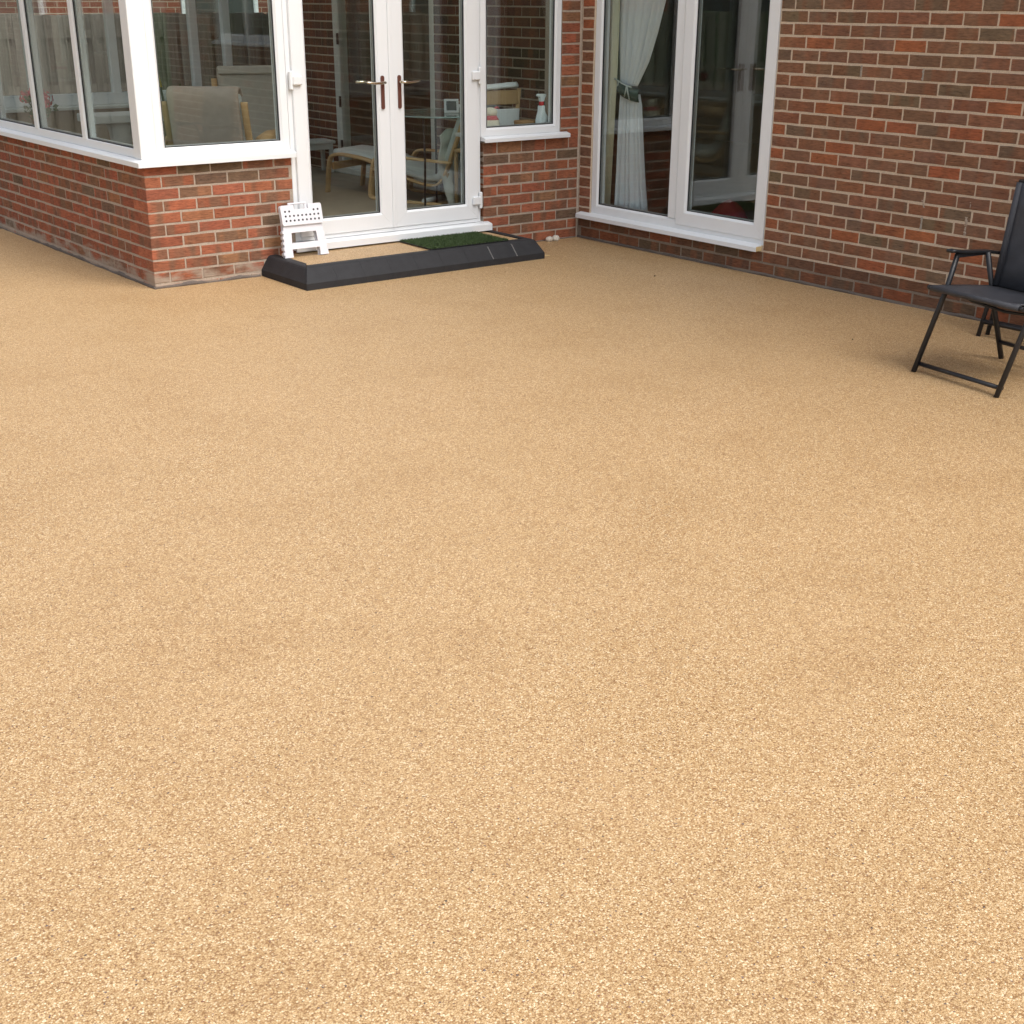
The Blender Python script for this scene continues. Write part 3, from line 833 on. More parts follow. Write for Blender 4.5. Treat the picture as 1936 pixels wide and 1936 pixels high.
# ------------------------------------------------------------------ door step with charcoal kerb blocks
step = empty('door_step', T(-1.77, -.3, 0), 'low step edged with charcoal kerb blocks in front of the double doors', 'step')
SX0, SX1, SY0 = -2.746, -.800, -.598
def kerb_prof(bev): return [(0, 0), (0, .042), (bev*.86, .118), (bev, .127), (bev+.012, .131), (bev+.062, .131), (bev+.066, .06), (bev+.066, 0)]
def kerb_block(mb, P0, P1, out, bev, m0=0, m1=0, g=.0005):
    """block along P0->P1 (outer foot line), out = outward normal; m0,m1 mitre slopes"""
    P0 = Vector(P0); P1 = Vector(P1); t = (P1-P0).normalized(); n = Vector(out)
    prof = kerb_prof(bev); V = []
    for d, z in prof: V.append((*(P0 + t*(g if not m0 else 0) - n*d + t*d*m0), z))
    for d, z in prof: V.append((*(P1 - t*(g if not m1 else 0) - n*d - t*d*m1), z))
    k = len(prof)
    F = [(i, (i+1) % k, (i+1) % k+k, i+k) for i in range(k)] + [tuple(range(k))[::-1], tuple(range(k, 2*k))]
    mb.add(V, F)
cutf = [SX0] + [SX0+.235+i*.2085 for i in range(8)] + [SX1]
for i, (a, b) in enumerate(zip(cutf[:-1], cutf[1:])):
    mb = MB(); kerb_block(mb, (a, SY0-.018*(1-(a-SX0)/(SX1-SX0))), (b, SY0-.018*(1-(b-SX0)/(SX1-SX0))), (0, -1), .088, .62 if i == 0 else 0, (.45) if i == len(cutf)-2 else 0)
    mb.build('kerb_block', M['kerb'], step, I4)
for (x, o_, a, b, first) in ((SX0, -1, 0, SY0-.018, True), (SX1, 1, SY0, 0, False)):
    ys = [a, (a+b)/2, b] if True else [a, b]
    for i in range(2):
        mb = MB(); m0 = m1 = 0
        if first and i == 1: m1 = 1.75
        if not first and i == 0: m0 = 1.75 if first else 2.2
        kerb_block(mb, (x, ys[i]), (x, ys[i+1]), (o_, 0), .058 if first else .036, m0, m1); mb.build('kerb_block', M['kerb'], step, I4)
mb = MB(); mb.box((SX0+.11, -.475, .02), (SX1-.11, -.001, .1265)); mb.build('step_surface', M['resin'], step, I4)
for x in (cutf[7], cutf[8]):
    mb = MB(); mb.add([(x-.0016, SY0+.004, .045), (x+.0016, SY0+.004, .045), (x+.0016, SY0+.076, .119), (x-.0016, SY0+.076, .119),
                       (x-.0016, SY0+.02, .045), (x+.0016, SY0+.02, .045), (x+.0016, SY0+.092, .119), (x-.0016, SY0+.092, .119)],
                      [(0,1,2,3),(7,6,5,4),(0,4,5,1),(2,6,7,3),(0,3,7,4),(1,5,6,2)], False, T(0, -.0145, 0)); mb.build('pale_joint', M['joint'], step, I4)

# artificial grass mat
mat_o = empty('door_mat', T(-1.34, -.24, .132), 'green artificial grass mat lying on the door step', 'doormat')
MX0, MX1, MY0, MY1 = -1.690, -1.035, -.482, -.062
Mm = T(-1.34, -.24, .1325) @ RZ(-.6)
mb = MB(); mb.box((MX0+1.34, MY0+.24, 0), (MX1+1.34, MY1+.24, .006), .002); mb.build('backing', M['dark_metal'], mat_o, Mm)
mb = MB(); g = random.Random(5)
for i in range(15000):
    x = g.uniform(MX0+1.34, MX1+1.34); y = g.uniform(MY0+.24, MY1+.24); a = g.uniform(0, 6.28); h = g.uniform(.010, .021); wd = g.uniform(.0018, .0032)
    dx, dy = math.cos(a)*wd, math.sin(a)*wd; lx, ly = g.uniform(-.012,.012), g.uniform(-.012,.012)
    mb.add([(x-dx, y-dy, .005), (x+dx, y+dy, .005), (x+lx, y+ly, h)], [(0,1,2)])
mb.build('pile', M['turf'], mat_o, Mm, kind='stuff')

# ------------------------------------------------------------------ folding step stool leaning by the door
st = empty('folding_step_stool', T(-2.493, -.175, .131), 'white plastic folding step stool with black dots leaning against the door frame', 'step stool')
Ms = T(-2.493, -.178, .1315) @ RZ(-1.5) @ RX(-13)
def leg_panel(mb, y0, y1, bot=.325, top=.286, H=.215):
    hw = lambda z: (bot + (top-bot)*z/H)/2
    def bar(z0, z1, xa, xb):
        mb.prism([(xa(z0), z0), (xb(z0), z0), (xb(z1), z1), (xa(z1), z1)], y0, y1)
    L_ = lambda z: -hw(z); Rr = lambda z: hw(z)
    bar(0, .052, L_, lambda z: -hw(z)+.062 - z*.1); bar(0, .052, lambda z: hw(z)-.062 + z*.1, Rr)
    bar(.052, .092, L_, Rr)
    bar(.092, .158, L_, lambda z: -hw(z)+.058); bar(.092, .158, lambda z: hw(z)-.058, Rr)
    bar(.158, H, L_, Rr)
mb = MB(); leg_panel(mb, -.006, .004); mb.build('leg_panel', M['stool'], st, Ms)
mb = MB(); leg_panel(mb, .022, .032, .318, .284); mb.build('leg_panel', M['stool'], st, Ms)
mb = MB()
for sx in (-1, 1):
    for z in (.015, .05, .085, .12, .155): mb.box((sx*(.163-z*.09)-.006, -.004, z), (sx*(.163-z*.09)+.001 if sx > 0 else sx*(.163-z*.09)+.006, .03, z+.02), .002)
mb.box((-.13, .006, .16), (.13, .020, .205), .003); mb.build('hinge_web', M['stool_in'], st, Ms)
# folded seat: two halves face to face
Mt = Ms @ T(0, -.004, .205)
def seat_half(mb, y0, y1):
    P = [(-.150+.012, 0), (.150-.012, 0), (.150-.003, .004), (.150, .014), (.150, .118), (.146, .127), (.138, .130), (.062, .130), (.062, .112), (-.062, .112), (-.062, .130), (-.138, .130), (-.146, .127), (-.150, .118), (-.150, .014), (-.147, .004)]
    # split around the grip notch so every face is convex
    mb.prism([(-.138, 0), (.138, 0), (.147, .004), (.150, .014), (.150, .100), (-.150, .100), (-.150, .014), (-.147, .004)], y0, y1)
    mb.prism([(.052, .100), (.150, .100), (.150, .118), (.146, .127), (.138, .130), (.052, .130)], y0, y1)
    mb.prism([(-.150, .100), (-.052, .100), (-.052, .130), (-.138, .130), (-.146, .127), (-.150, .118)], y0, y1)
mb = MB(); seat_half(mb, -.016, -.004); mb.build('seat_half', M['stool'], st, Mt)
mb = MB(); seat_half(mb, .004, .016); mb.build('seat_half', M['stool'], st, Mt)
mb = MB(); mb.box((-.068, -.006, .098), (-.050, .006, .142), .003); mb.box((.050, -.006, .098), (.068, .006, .142), .003); mb.box((-.068, -.006, .1425), (.068, .006, .155), .003)
mb.build('carry_handle', M['stool'], st, Mt @ T(-.018, 0, -.01))
mb = MB()
for r_, z in enumerate((.030, .060, .090)):
    for i in range(9):
        if r_ == 2 and 2 <= i <= 6: continue
        x = -.120 + i*.030
        mb.prism([(x+.0068*math.cos(2*math.pi*k/12), z+.0068*math.sin(2*math.pi*k/12)) for k in range(12)], -.0175, -.0155)
mb.build('grip_dots', M['dots'], st, Mt)

# ------------------------------------------------------------------ folding patio chair (front legs to the left)
FA = math.degrees(math.atan2(.1393, -.9902))     # facing direction
def chair_matrix(ox, oy, ang):                   # local x = forward, y = to the chair's left..., origin front foot
    return T(ox, oy, 0) @ RZ(ang)
def patio_chair(name, label, Mc, W=.535):
    c = empty(name, Mc, label, 'folding chair', None)
    # side members: local x forward (+), y across (0..W), z up.  far side y=0
    for y in (0, W):
        yy = .012 if y == 0 else -.012
        mb = MB(); mb.tube([(0, y, .0), (-.158, y, .405), (-.205, y, .578)], .0155, 8, None, True, .75); mb.build('front_leg', M['dark_metal'], c, Mc)
        mb = MB(); mb.tube([(-.604, y+yy*1.6, 0), (-.495, y+yy*1.6, .274), (-.389, y+yy*1.6, .570)], .0155, 8, None, True, .75); mb.build('rear_leg', M['dark_metal'], c, Mc)
        mb = MB(); mb.strip([(.141*-1+.0, .590), (-.17, .589), (-.24, .578), (-.40, .568), (-.50, .552), (-.57, .538)], y-.020, y+.022, .016, Matrix(((0,1,0,0),(1,0,0,0),(0,0,1,0),(0,0,0,1))), .004)
        mb.box((-.20, y-.011, .553), (-.40, y+.011, .574)); mb.build('armrest', M['dark_metal'], c, Mc)
        mb = MB(); mb.tube([(-.462, y+yy*3, .36), (-.498, y+yy*3, .62), (-.536, y+yy*3, .90)], .0115, 8); mb.build('back_upright', M['dark_metal'], c, Mc)
        mb = MB(); mb.tube([(-.070, y+yy*2, .412), (-.48, y+yy*2, .372)], .011, 8); mb.build('seat_rail', M['dark_metal'], c, Mc)
        mb = MB(); mb.box((-.56, y-.017+yy, .488), (-.52, y+.017+yy, .545), .006); mb.build('arm_bracket', M['dark_metal'], c, Mc)
        mb = MB(); mb.tube([(-.54, y+yy*1.2, .50), (-.47, y+yy*1.2, .385)], .008, 6); mb.build('stay', M['dark_metal'], c, Mc)
    mb = MB(); mb.tube([(-.030, 0, .040), (-.030, W, .040)], .0155, 8, None, True, .7); mb.build('front_stretcher', M['dark_metal'], c, Mc)
    mb = MB(); mb.tube([(-.565, .02, .095), (-.565, W-.02, .095)], .011, 8); mb.build('rear_stretcher', M['dark_metal'], c, Mc)
    mb = MB(); mb.tube([(-.25, .02, .392), (-.27, .06, .345), (-.29, W/2, .325), (-.27, W-.06, .345), (-.25, W-.02, .392)], .008, 6); mb.build('under_bow', M['dark_metal'], c, Mc)
    # textile seat: a sagging wrapped sheet
    def sheet_mesh(pathf, y0, y1, n=14, sag=.02, th=.004):
        mb = MB(); V = []; F = []; m = len(pathf)
        for j in range(n+1):
            v = j/n; y = y0 + (y1-y0)*v
            for i, (x, z) in enumerate(pathf):
                s_ = sag*math.sin(math.pi*v)*math.sin(math.pi*i/(m-1))
                dx = pathf[min(i+1, m-1)][0]-pathf[max(i-1, 0)][0]; dz = pathf[min(i+1, m-1)][1]-pathf[max(i-1, 0)][1]
                l = math.hypot(dx, dz); nx, nz = dz/l, -dx/l
                if nz > 0: nx, nz = -nx, -nz
                V.append((x + nx*s_, y, z + nz*s_))
        for j in range(n):
            for i in range(m-1): F.append((j*m+i, j*m+i+1, (j+1)*m+i+1, (j+1)*m+i))
        mb.add(V, F, True); return mb
    mb = sheet_mesh([(-.052, .413), (-.060, .427), (-.15, .420), (-.27, .409), (-.38, .398), (-.475, .388)], .004, W-.004, 14, .018)
    o = mb.build('seat', M['textilene'], c, Mc); sm = o.modifiers.new('thickness', 'SOLIDIFY'); sm.thickness = .005
    mb = MB(); mb.tube([(-.062, -.008, .415), (-.062, W+.008, .415)], .0145, 10); mb.build('seat_front_rail', M['textilene'], c, Mc)
    mb = MB(); mb.tube([(-.062, -.03, .415), (-.062, -.006, .415)], .012, 8); mb.tube([(-.062, W+.006, .415), (-.062, W+.03, .415)], .012, 8); mb.build('end_cap', M['dark_metal'], c, Mc)
    mb = sheet_mesh([(-.465, .398), (-.480, .50), (-.494, .63), (-.511, .77), (-.528, .897)], .035, W-.035, 12, .012)
    o = mb.build('back', M['textilene'], c, Mc); sm = o.modifiers.new('thickness', 'SOLIDIFY'); sm.thickness = .006
    for y in (.040, W-.040):
        mb = MB(); mb.tube([(-.463, y, .40), (-.492, y, .63), (-.529, y, .897)], .022, 8, None, True, .8); mb.build('back_hem', M['textilene'], c, Mc)
    mb = MB(); mb.tube([(-.534, .03, .900), (-.534, W-.03, .900)], .012, 8); mb.build('top_rail', M['dark_metal'], c, Mc)
    mb = MB(); mb.tube([(-.478, .03, .395), (-.478, W-.03, .395)], .011, 8); mb.build('pivot_rail', M['dark_metal'], c, Mc)
    return c
Mc1 = Matrix(((-.99024, -.13934, 0, -1.268), (.13934, -.99024, 0, -4.176), (0, 0, 1, 0), (0, 0, 0, 1)))
patio_chair('folding_chair', 'black mesh folding armchair standing open in front of the brick wall', Mc1)
# second chair: folded flat and propped against the wall behind the first
Mc2 = T(-.335, -3.9, 0)
c2 = empty('folding_chair', Mc2, 'folded dark chair propped on its legs against the brick wall behind the open chair', 'folding chair')
for y in (0, -.53):
    mb = MB(); mb.tube([(0, y, 0), (.075, y, .25), (.17, y, .56)], .0125, 8); mb.build('front_leg', M['dark_metal'], c2, Mc2)
    mb = MB(); mb.tube([(.069, y-.012, 0), (.115, y-.012, .2), (.20, y-.012, .56)], .0125, 8); mb.build('rear_leg', M['dark_metal'], c2, Mc2)
    mb = MB(); mb.tube([(.13, y-.06, .40), (.18, y-.06, .58)], .012, 8); mb.build('back_upright', M['dark_metal'], c2, Mc2)
mb = MB(); mb.tube([(.022, 0, .080), (.022, -.53, .080)], .013, 8); mb.build('front_stretcher', M['dark_metal'], c2, Mc2)
mb = MB(); mb.tube([(.082, -.012, .075), (.082, -.542, .075)], .011, 8); mb.build('rear_stretcher', M['dark_metal'], c2, Mc2)
mb = MB(); mb.box((.10, -.50, .34), (.125, -.05, .58), .01, RY(0)); mb.build('folded_seat', M['textilene'], c2, Mc2 @ T(.0, 0, -.02) @ RY(6))

# ------------------------------------------------------------------ inside the conservatory
ZF = .15
def bez(pts, n=6):
    """Catmull-Rom resample of (y,z) points"""
    P = [Vector(p) for p in pts]; P = [P[0]*2-P[1]] + P + [P[-1]*2-P[-2]]; out = []
    for i in range(1, len(P)-2):
        for k in range(n):
            t = k/n; a, b, c, d = P[i-1], P[i], P[i+1], P[i+2]
            out.append(.5*((2*b) + (c-a)*t + (2*a-5*b+4*c-d)*t*t + (3*b-a-3*c+d)*t**3))
    out.append(P[-2]); return [(p.x, p.y) for p in out]
def lounge_chair(label, x, y, ang, fab, side=None, zs=1.0, higharm=False):
    """bentwood cantilever lounge chair; local +y is forward"""
    Mq = T(x, y, ZF) @ RZ(ang) @ Matrix.Diagonal((1, 1, zs, 1))
    c = empty('lounge_chair', Mq, label, 'armchair')
    fr = bez([(-.30, .012), (.0, .012), (.30, .014), (.385, .03), (.40, .08), (.385, .25), (.36, .42), (.315, .485), (.24, .50), (.0, .495), (-.30, .48), (-.40, .475)])
    for s_ in (-1, 1):
        xa = .30*s_
        mb = MB(); mb.strip(fr, xa-.028, xa+.028, .026, None, .006); mb.build('side_frame', M['birch'], c, Mq)
        rl = bez([(.36, .355), (.15, .30), (-.10, .225), (-.22, .215), (-.30, .27), (-.36, .42), (-.42, .62), (-.48, .82), (-.52, .98)])
        xb = .282*s_
        mb = MB(); mb.strip(rl, xb-.024, xb+.024, .024, None, .005); mb.build('seat_rail', M['birch'], c, Mq)
    mb = MB(); mb.box((-.33, .33, .33), (.33, .365, .375), .005); mb.box((-.30, -.37, .30), (.30, -.345, .36), .005); mb.box((-.30, -.30, .005), (.30, -.25, .028), .004); mb.build('cross_rail', M['birch'], c, Mq)
    if higharm:
        for s_ in (-1, 1):
            mb = MB(); mb.tube([(s_*.33, -.31, .655), (s_*.33, -.30, .672), (s_*.33, -.1, .69), (s_*.33, .25, .68), (s_*.33, .32, .60), (s_*.33, .36, .40)], [.03, .052, .052, .045, .04, .03], 14); mb.build('armrest', M['birch'], c, Mq)
    cu = bez([(.40, .405), (.15, .355), (-.08, .285), (-.20, .285), (-.265, .34), (-.315, .46), (-.375, .66), (-.435, .86), (-.475, .985), (-.49, 1.02)])
    mb = MB(); mb.strip(cu, -.252, .252, .085, None, .045); o = mb.build('cushion', fab, c, Mq)
    cv = bez([(-.425, .30), (-.455, .46), (-.485, .66), (-.520, .86), (-.545, .985), (-.535, 1.06), (-.475, 1.075), (-.43, 1.02)])
    mb = MB(); mb.strip(cv, -.252, .252, .024, None, .02); mb.build('cushion_cover', side or fab, c, Mq)
    return c
lounge_chair('taupe bentwood armchair with its back turned to the left front window', -2.315, 1.25, -42, M['cushion_white'], M['cushion_taupe'], .92, True)
lounge_chair('greige bentwood armchair deeper in the room, seen over the taupe one', -1.40, 2.53, 162.5, M['cushion_grey'], None, .94)
lounge_chair('pale cushioned bentwood armchair seen from the side through the double doors', -.36, 1.52, 23, M['cushion_white'], None, .72)
Mfs = T(-.50, 2.24, ZF) @ RZ(23)
fs = empty('footstool', Mfs, 'bentwood footstool with a pale cushion in front of the armchair behind the left door', 'footstool')
for s_ in (-1, 1):
    mb = MB(); mb.strip(bez([(.285, .0), (.265, .16), (.245, .27), (.20, .315), (.10, .325), (-.10, .305), (-.26, .27)]), .26*s_-.026, .26*s_+.026, .026, None, .005); mb.build('side_frame', M['birch'], fs, Mfs)
    mb = MB(); mb.strip(bez([(-.20, .0), (-.215, .14), (-.24, .27)]), .26*s_-.026, .26*s_+.026, .024, None, .005); mb.build('rear_leg', M['birch'], fs, Mfs)
mb = MB(); mb.box((-.234, .225, .19), (.234, .25, .25), .005); mb.box((-.234, -.235, .19), (.234, -.21, .25), .005); mb.build('cross_rail', M['birch'], fs, Mfs)
mb = MB(); mb.strip(bez([(.23, .335), (.0, .322), (-.25, .285)]), -.23, .23, .055, None, .03); mb.build('cushion', M['cushion_white'], fs, Mfs)
# cream throw hanging over the side of the chair by the doors
mb = MB(); V = []; F = []; NU, NV = 16, 26
for i in range(NU+1):
    for j in range(NV+1):
        u = i/NU; v = j/NV
        x = -.50 + .44*u - .02*v; z = (.70 + .13*u)*(1-v) + .165*v + .02*noise.noise(Vector((u*7, v*3, 4)))
        y = 1.16 - .10*v + .12*u + .045*math.sin(u*13+v*4)*(.3+v) + .05*noise.noise(Vector((u*5, v*6, 1)))
        V.append((x + .035*noise.noise(Vector((u*4, v*5, 7))), y, z))
for i in range(NU):
    for j in range(NV): F.append((i*(NV+1)+j, (i+1)*(NV+1)+j, (i+1)*(NV+1)+j+1, i*(NV+1)+j+1))
mb.add(V, F, True); th = mb.build('throw', M['throw'], None, I4, label='cream crumpled throw hung over the armchair behind the right door', cat='throw')
th.modifiers.new('thickness', 'SOLIDIFY').thickness = .012
# glass table
tb = empty('glass_table', T(-.52, 1.12, ZF), 'round glass topped table behind the right hand door pane', 'table')
Mt_ = T(-.52, 1.10, ZF)
mb = MB(); mb.lathe([(.41, .0), (.41, .012)], 48); mb.build('table_top', M['table_glass'], tb, Mt_ @ T(0, 0, .715))
mb = MB(); V = []; F = []; n = 64
for k in range(n):
    a = 2*math.pi*k/n
    for r_, z in ((.412, -.001), (.418, .006), (.412, .013), (.4105, .006)): V.append((r_*math.cos(a), r_*math.sin(a), z))
for k in range(n):
    q = (k+1) % n
    for j in range(4): F.append((k*4+j, q*4+j, q*4+(j+1) % 4, k*4+(j+1) % 4))
mb.add(V, F, True); mb.build('polished_edge', M['glass_edge'], tb, Mt_ @ T(0, 0, .715))
for a in (70, 190, 310):
    ca, sa = math.cos(R(a)), math.sin(R(a))
    mb = MB(); mb.tube([(ca*.20, sa*.20, 0), (ca*.19, sa*.19, .36), (ca*.20, sa*.20, .714)], .009, 8); mb.build('leg', M['dark_metal'], tb, Mt_)
# clock / picture frame on the table
ck = empty('display_frame', T(-.40, 1.05, .882), 'small white rounded display frame standing on the glass table', 'display')
Mk = T(-.475, 1.02, .879) @ RZ(-28) @ RX(-12)
mb = MB(); ring(mb, -.058, .058, .0, .105, [(0, .012), (0, .002), (.004, 0), (.016, 0), (.018, .003), (.018, .012)], 0); mb.build('frame', M['paper'], ck, Mk)
mb = MB(); mb.box((-.042, .004, .016), (.042, .010, .090)); mb.build('screen', M['screen'], ck, Mk)
mb = MB(); mb.box((-.03, .012, .0), (.03, .05, .012), .003); mb.build('foot', M['paper'], ck, Mk)
mb = MB(); mb.box((-.05, -.04, 0), (.05, .04, .055), .006, T(-.335, 1.08, .8785) @ RZ(-20)); mb.build('small_box', M['paper'], None, I4, label='white box next to the display frame on the glass table', cat='box')
# things under the chair
mb = MB(); mb.tube([(-.60, 1.26, .178), (-.45, 1.33, .178), (-.30, 1.40, .178)], [.020, .021, .020], 12); mb.build('white_tube', M['paper'], None, I4, label='white tube lying on the floor below the armchair', cat='tube')
mb = MB(); mb.add([(-.05,-.04,0),(.05,-.04,0),(.05,.04,0),(-.05,.04,0),(-.045,-.03,.085),(.03,-.03,.07),(.03,.03,.07),(-.045,.03,.085),(-.012,0,.115)],
                  [(0,3,2,1),(0,1,5,4),(1,2,6,5),(2,3,7,6),(3,0,4,7),(4,5,8),(5,6,8),(6,7,8),(7,4,8)], False, T(-.31, 1.25, ZF) @ RZ(-25)); mb.build('tissue_box', M['paper'], None, I4, label='white tissue box on the floor under the armchair', cat='box')
# white stool by the far wall
so = empty('small_stool', T(-.20, 3.72, ZF), 'white painted stool by the brick wall behind the left door pane', 'stool')
Mso = T(-.22, 3.74, ZF) @ RZ(-6)
mb = MB(); mb.box((-.19, -.14, .27), (.17, .14, .298), .006); mb.build('seat', M['white_paint'], so, Mso)
mb = MB(); mb.box((-.16, -.115, .215), (.14, -.10, .2695), .002); mb.box((-.16, .10, .215), (.14, .115, .2695), .002); mb.build('apron', M['white_paint'], so, Mso)
for sx in (-.155, .115):
    for sy in (-.12, .08): mb = MB(); mb.box((sx, sy, 0), (sx+.035, sy+.035, .2695), .003); mb.build('leg', M['white_paint'], so, Mso)
# pedestal table near the rear windows
pt = empty('pedestal_table', T(-2.15, 3.6, ZF), 'pale table with a tapered pedestal seen through the side window', 'table')
Mp = T(-2.22, 3.55, ZF)
mb = MB(); mb.box((-.30, -.2, .575), (.42, .2, .640), .006); mb.build('table_top', M['white_paint'], pt, Mp)
mb = MB(); mb.lathe([(.05, .03), (.045, .06), (.10, .50), (.125, .574)], 20); mb.build('pedestal', M['white_paint'], pt, Mp)
mb = MB(); mb.lathe([(.17, .0), (.16, .02), (.05, .03)], 20); mb.build('base', M['white_paint'], pt, Mp)
# pot of pink flowers on the side window board
fp = empty('flower_pot', T(-3.33, 2.35, .80), 'terracotta pot of pink flowers on the side window ledge', 'potted plant')
Mfp = T(-3.31, 2.36, .7985)
mb = MB(); mb.lathe([(.045, 0), (.065, .09), (.070, .09), (.070, .105), (.060, .105), (.058, .09)], 20); mb.build('pot', M['terracotta'], fp, Mfp)
mb = MB(); g = random.Random(3)
for i in range(130):
    a = g.uniform(0, 6.28); r_ = g.uniform(0, .17); x, y, z = r_*math.cos(a)*.5, r_*math.sin(a)*1.2, g.uniform(.08, .22)
    d = Vector((g.uniform(-1,1), g.uniform(-1,1), g.uniform(-.4,.8))).normalized()*g.uniform(.03,.055); s_ = Vector((g.uniform(-1,1), g.uniform(-1,1), g.uniform(-1,1))).cross(d).normalized()*.016
    p = Vector((x, y, z)); mb.add([p, p+d*.5+s_, p+d, p+d*.5-s_], [(0,1,2,3)])
mb.build('leaves', M['leaf'], fp, Mfp, kind='stuff')
mb = MB()
for (cx, cy, cz) in ((.0, .25, .215), (0, -.02, .265), (0, -.16, .225), (.02, .12, .25), (-.02, -.22, .20)):
    mb.tube([(0, 0, .08), (cx*.5, cy*.6, cz*.7), (cx, cy, cz)], .003, 5)
mb.build('stems', M['leaf'], fp, Mfp)
for (cx, cy, cz, rr) in ((.0, .25, .215, .050), (0, -.02, .265, .055), (0, -.16, .225, .060), (.02, .12, .25, .04), (-.02, -.22, .20, .05)):
    mb = MB()
    for i in range(46):
        d = Vector((g.gauss(0,1), g.gauss(0,1), g.gauss(0,1))).normalized(); p = Vector((cx, cy, cz)) + d*rr*g.uniform(.5,1)
        s1 = d.cross(Vector((g.uniform(-1,1), g.uniform(-1,1), g.uniform(-1,1)))).normalized()*.015; s2 = d.cross(s1).normalized()*.015
        mb.add([p-s1, p-s2, p+s1+d*.006, p+s2], [(0,1,2,3)])
    mb.build('flower_head', M['petal'], fp, Mfp)
# yellow-handled broom by the corner post, small leafy plant and white pot on the rear ledge
br = empty('broom', T(-1.53, 3.9, ZF), 'broom with a yellow grip standing behind the left front window', 'broom')
mb = MB(); mb.tube([(-1.53, 3.95, ZF+.05), (-1.555, 4.16, .95)], .012, 8); mb.build('handle', M['dark_metal'], br, I4)
mb = MB(); mb.tube([(-1.555, 4.16, .95), (-1.565, 4.22, 1.13)], .019, 8); mb.build('grip', M['yellow'], br, I4)
mb = MB(); mb.box((-1.66, 3.91, ZF), (-1.40, 3.99, ZF+.06), .01); mb.build('head', M['dark_metal'], br, I4)
wp = MB().lathe([(.05, 0), (.075, .085), (.07, .085), (.048, .01)], 20).build('white_pot', M['paper'], None, T(-1.42, 4.42, .8005), label='white bowl on the rear window ledge above the taupe armchair', cat='bowl')
lp = empty('leafy_plant', T(-1.22, 4.42, .80), 'small green leafy plant on the rear window ledge', 'potted plant')
mb = MB().lathe([(.035, 0), (.05, .05), (.045, .05)], 16); mb.build('pot', M['paper'], lp, T(-1.22, 4.42, .8005))
mb = MB()
for i in range(60):
    a = g.uniform(0, 6.28); p = Vector((0, 0, .045)); d = Vector((math.cos(a)*.6, math.sin(a)*.35, g.uniform(.2, 1))).normalized()*g.uniform(.07, .15); s_ = d.cross(Vector((0,0,1))).normalized()*.014
    mb.add([p, p+d*.6+s_, p+d, p+d*.6-s_], [(0,1,2,3)])
mb.build('leaves', M['leaf'], lp, T(-1.22, 4.42, .8005), kind='stuff')
# window ledge by the right front window: spray bottle, soft toy, basket, chair back
sb = empty('spray_bottle', T(-.285, .13, .798), 'white spray bottle with a red collar on the right front window ledge', 'spray bottle')
Mb = T(-.270, .125, .7985) @ RZ(8) @ Matrix.Scale(1.1, 4)
mb = MB(); prof = [(-.038,0),(.052,0),(.054,.05),(.048,.085),(.018,.115),(.010,.135),(.009,.165),(-.018,.165),(-.019,.13),(-.030,.10),(-.040,.07)]
mb.prism(prof[::1], -.026, .026, None, True); o = mb.build('body', M['bottle'], sb, Mb); bv = o.modifiers.new('round', 'BEVEL'); bv.width = .008; bv.segments = 3; bv.limit_method = 'ANGLE'; bv.angle_limit = R(50)
mb = MB(); mb.lathe([(.0155,.164),(.0165,.166),(.0165,.188),(.0145,.190)], 16, T(-.005,0,0)); mb.build('collar', M['red_plastic'], sb, Mb)
mb = MB(); mb.prism([(-.018,.1905),(.012,.1905),(.018,.212),(.030,.222),(.030,.238),(-.034,.240),(-.046,.234),(-.046,.226),(-.030,.222),(-.024,.212)], -.011, .011); mb.build('spray_head', M['bottle'], sb, Mb)
mb = MB(); mb.box((-.001,-.027,.045),(.03,-.0262,.052),0,RY(-20)); mb.build('print', M['screen'], sb, Mb)
ty = empty('soft_toy', T(-.76, .12, .80), 'cream soft toy animal with red stripes on the right front window ledge', 'soft toy')
Mty = T(-.752, .13, .7985) @ Matrix.Scale(1.15, 4)
mb = MB(); mb.lathe([(.02,0),(.058,.012),(.066,.05),(.058,.085),(.042,.105)], 20); mb.build('body', M['toy_cream'], ty, Mty)
mb = MB(); mb.lathe([(.0585,.088),(.056,.092),(.044,.110),(.040,.112)], 20); mb.build('scarf', M['toy_red'], ty, Mty)
mb = MB(); mb.lathe([(.010,.100),(.034,.108),(.042,.130),(.034,.152),(.010,.160)], 18, T(.006,0,0), 1.15, .95); mb.build('head', M['toy_cream'], ty, Mty)
for s_ in (-1, 1):
    mb = MB(); mb.tube([(s_*.03,0,.150),(s_*.055,-.004,.160),(s_*.070,-.006,.150)], [.012,.013,.006], 8, None, True, .5); mb.build('ear', M['toy_red'] if s_ > 0 else M['toy_cream'], ty, Mty)
    mb = MB(); mb.tube([(s_*.035,-.03,.03),(s_*.045,-.065,.018)], [.020,.017], 8); mb.build('leg', M['toy_red'] if s_ > 0 else M['toy_cream'], ty, Mty)
mb = MB(); mb.lathe([(.05,0),(.085,.005),(.095,.055),(.088,.062),(.07,.058)], 24, None, 1.1, .8)
for i in range(5): mb.lathe([(.088+i*.0012,.010+i*.011),(.094+i*.001,.015+i*.011),(.088+i*.0012,.020+i*.011)], 24, None, 1.1, .8)
mb.build('wicker_basket', M['wicker'], None, T(-.292, .285, .7985), label='low wicker basket on the ledge beside the spray bottle', cat='basket')
dc = empty('wooden_chair', T(-.35, .72, ZF), 'wooden chair with a slatted back behind the right front window', 'chair')
Md = T(-.30, .62, ZF) @ RZ(-8)
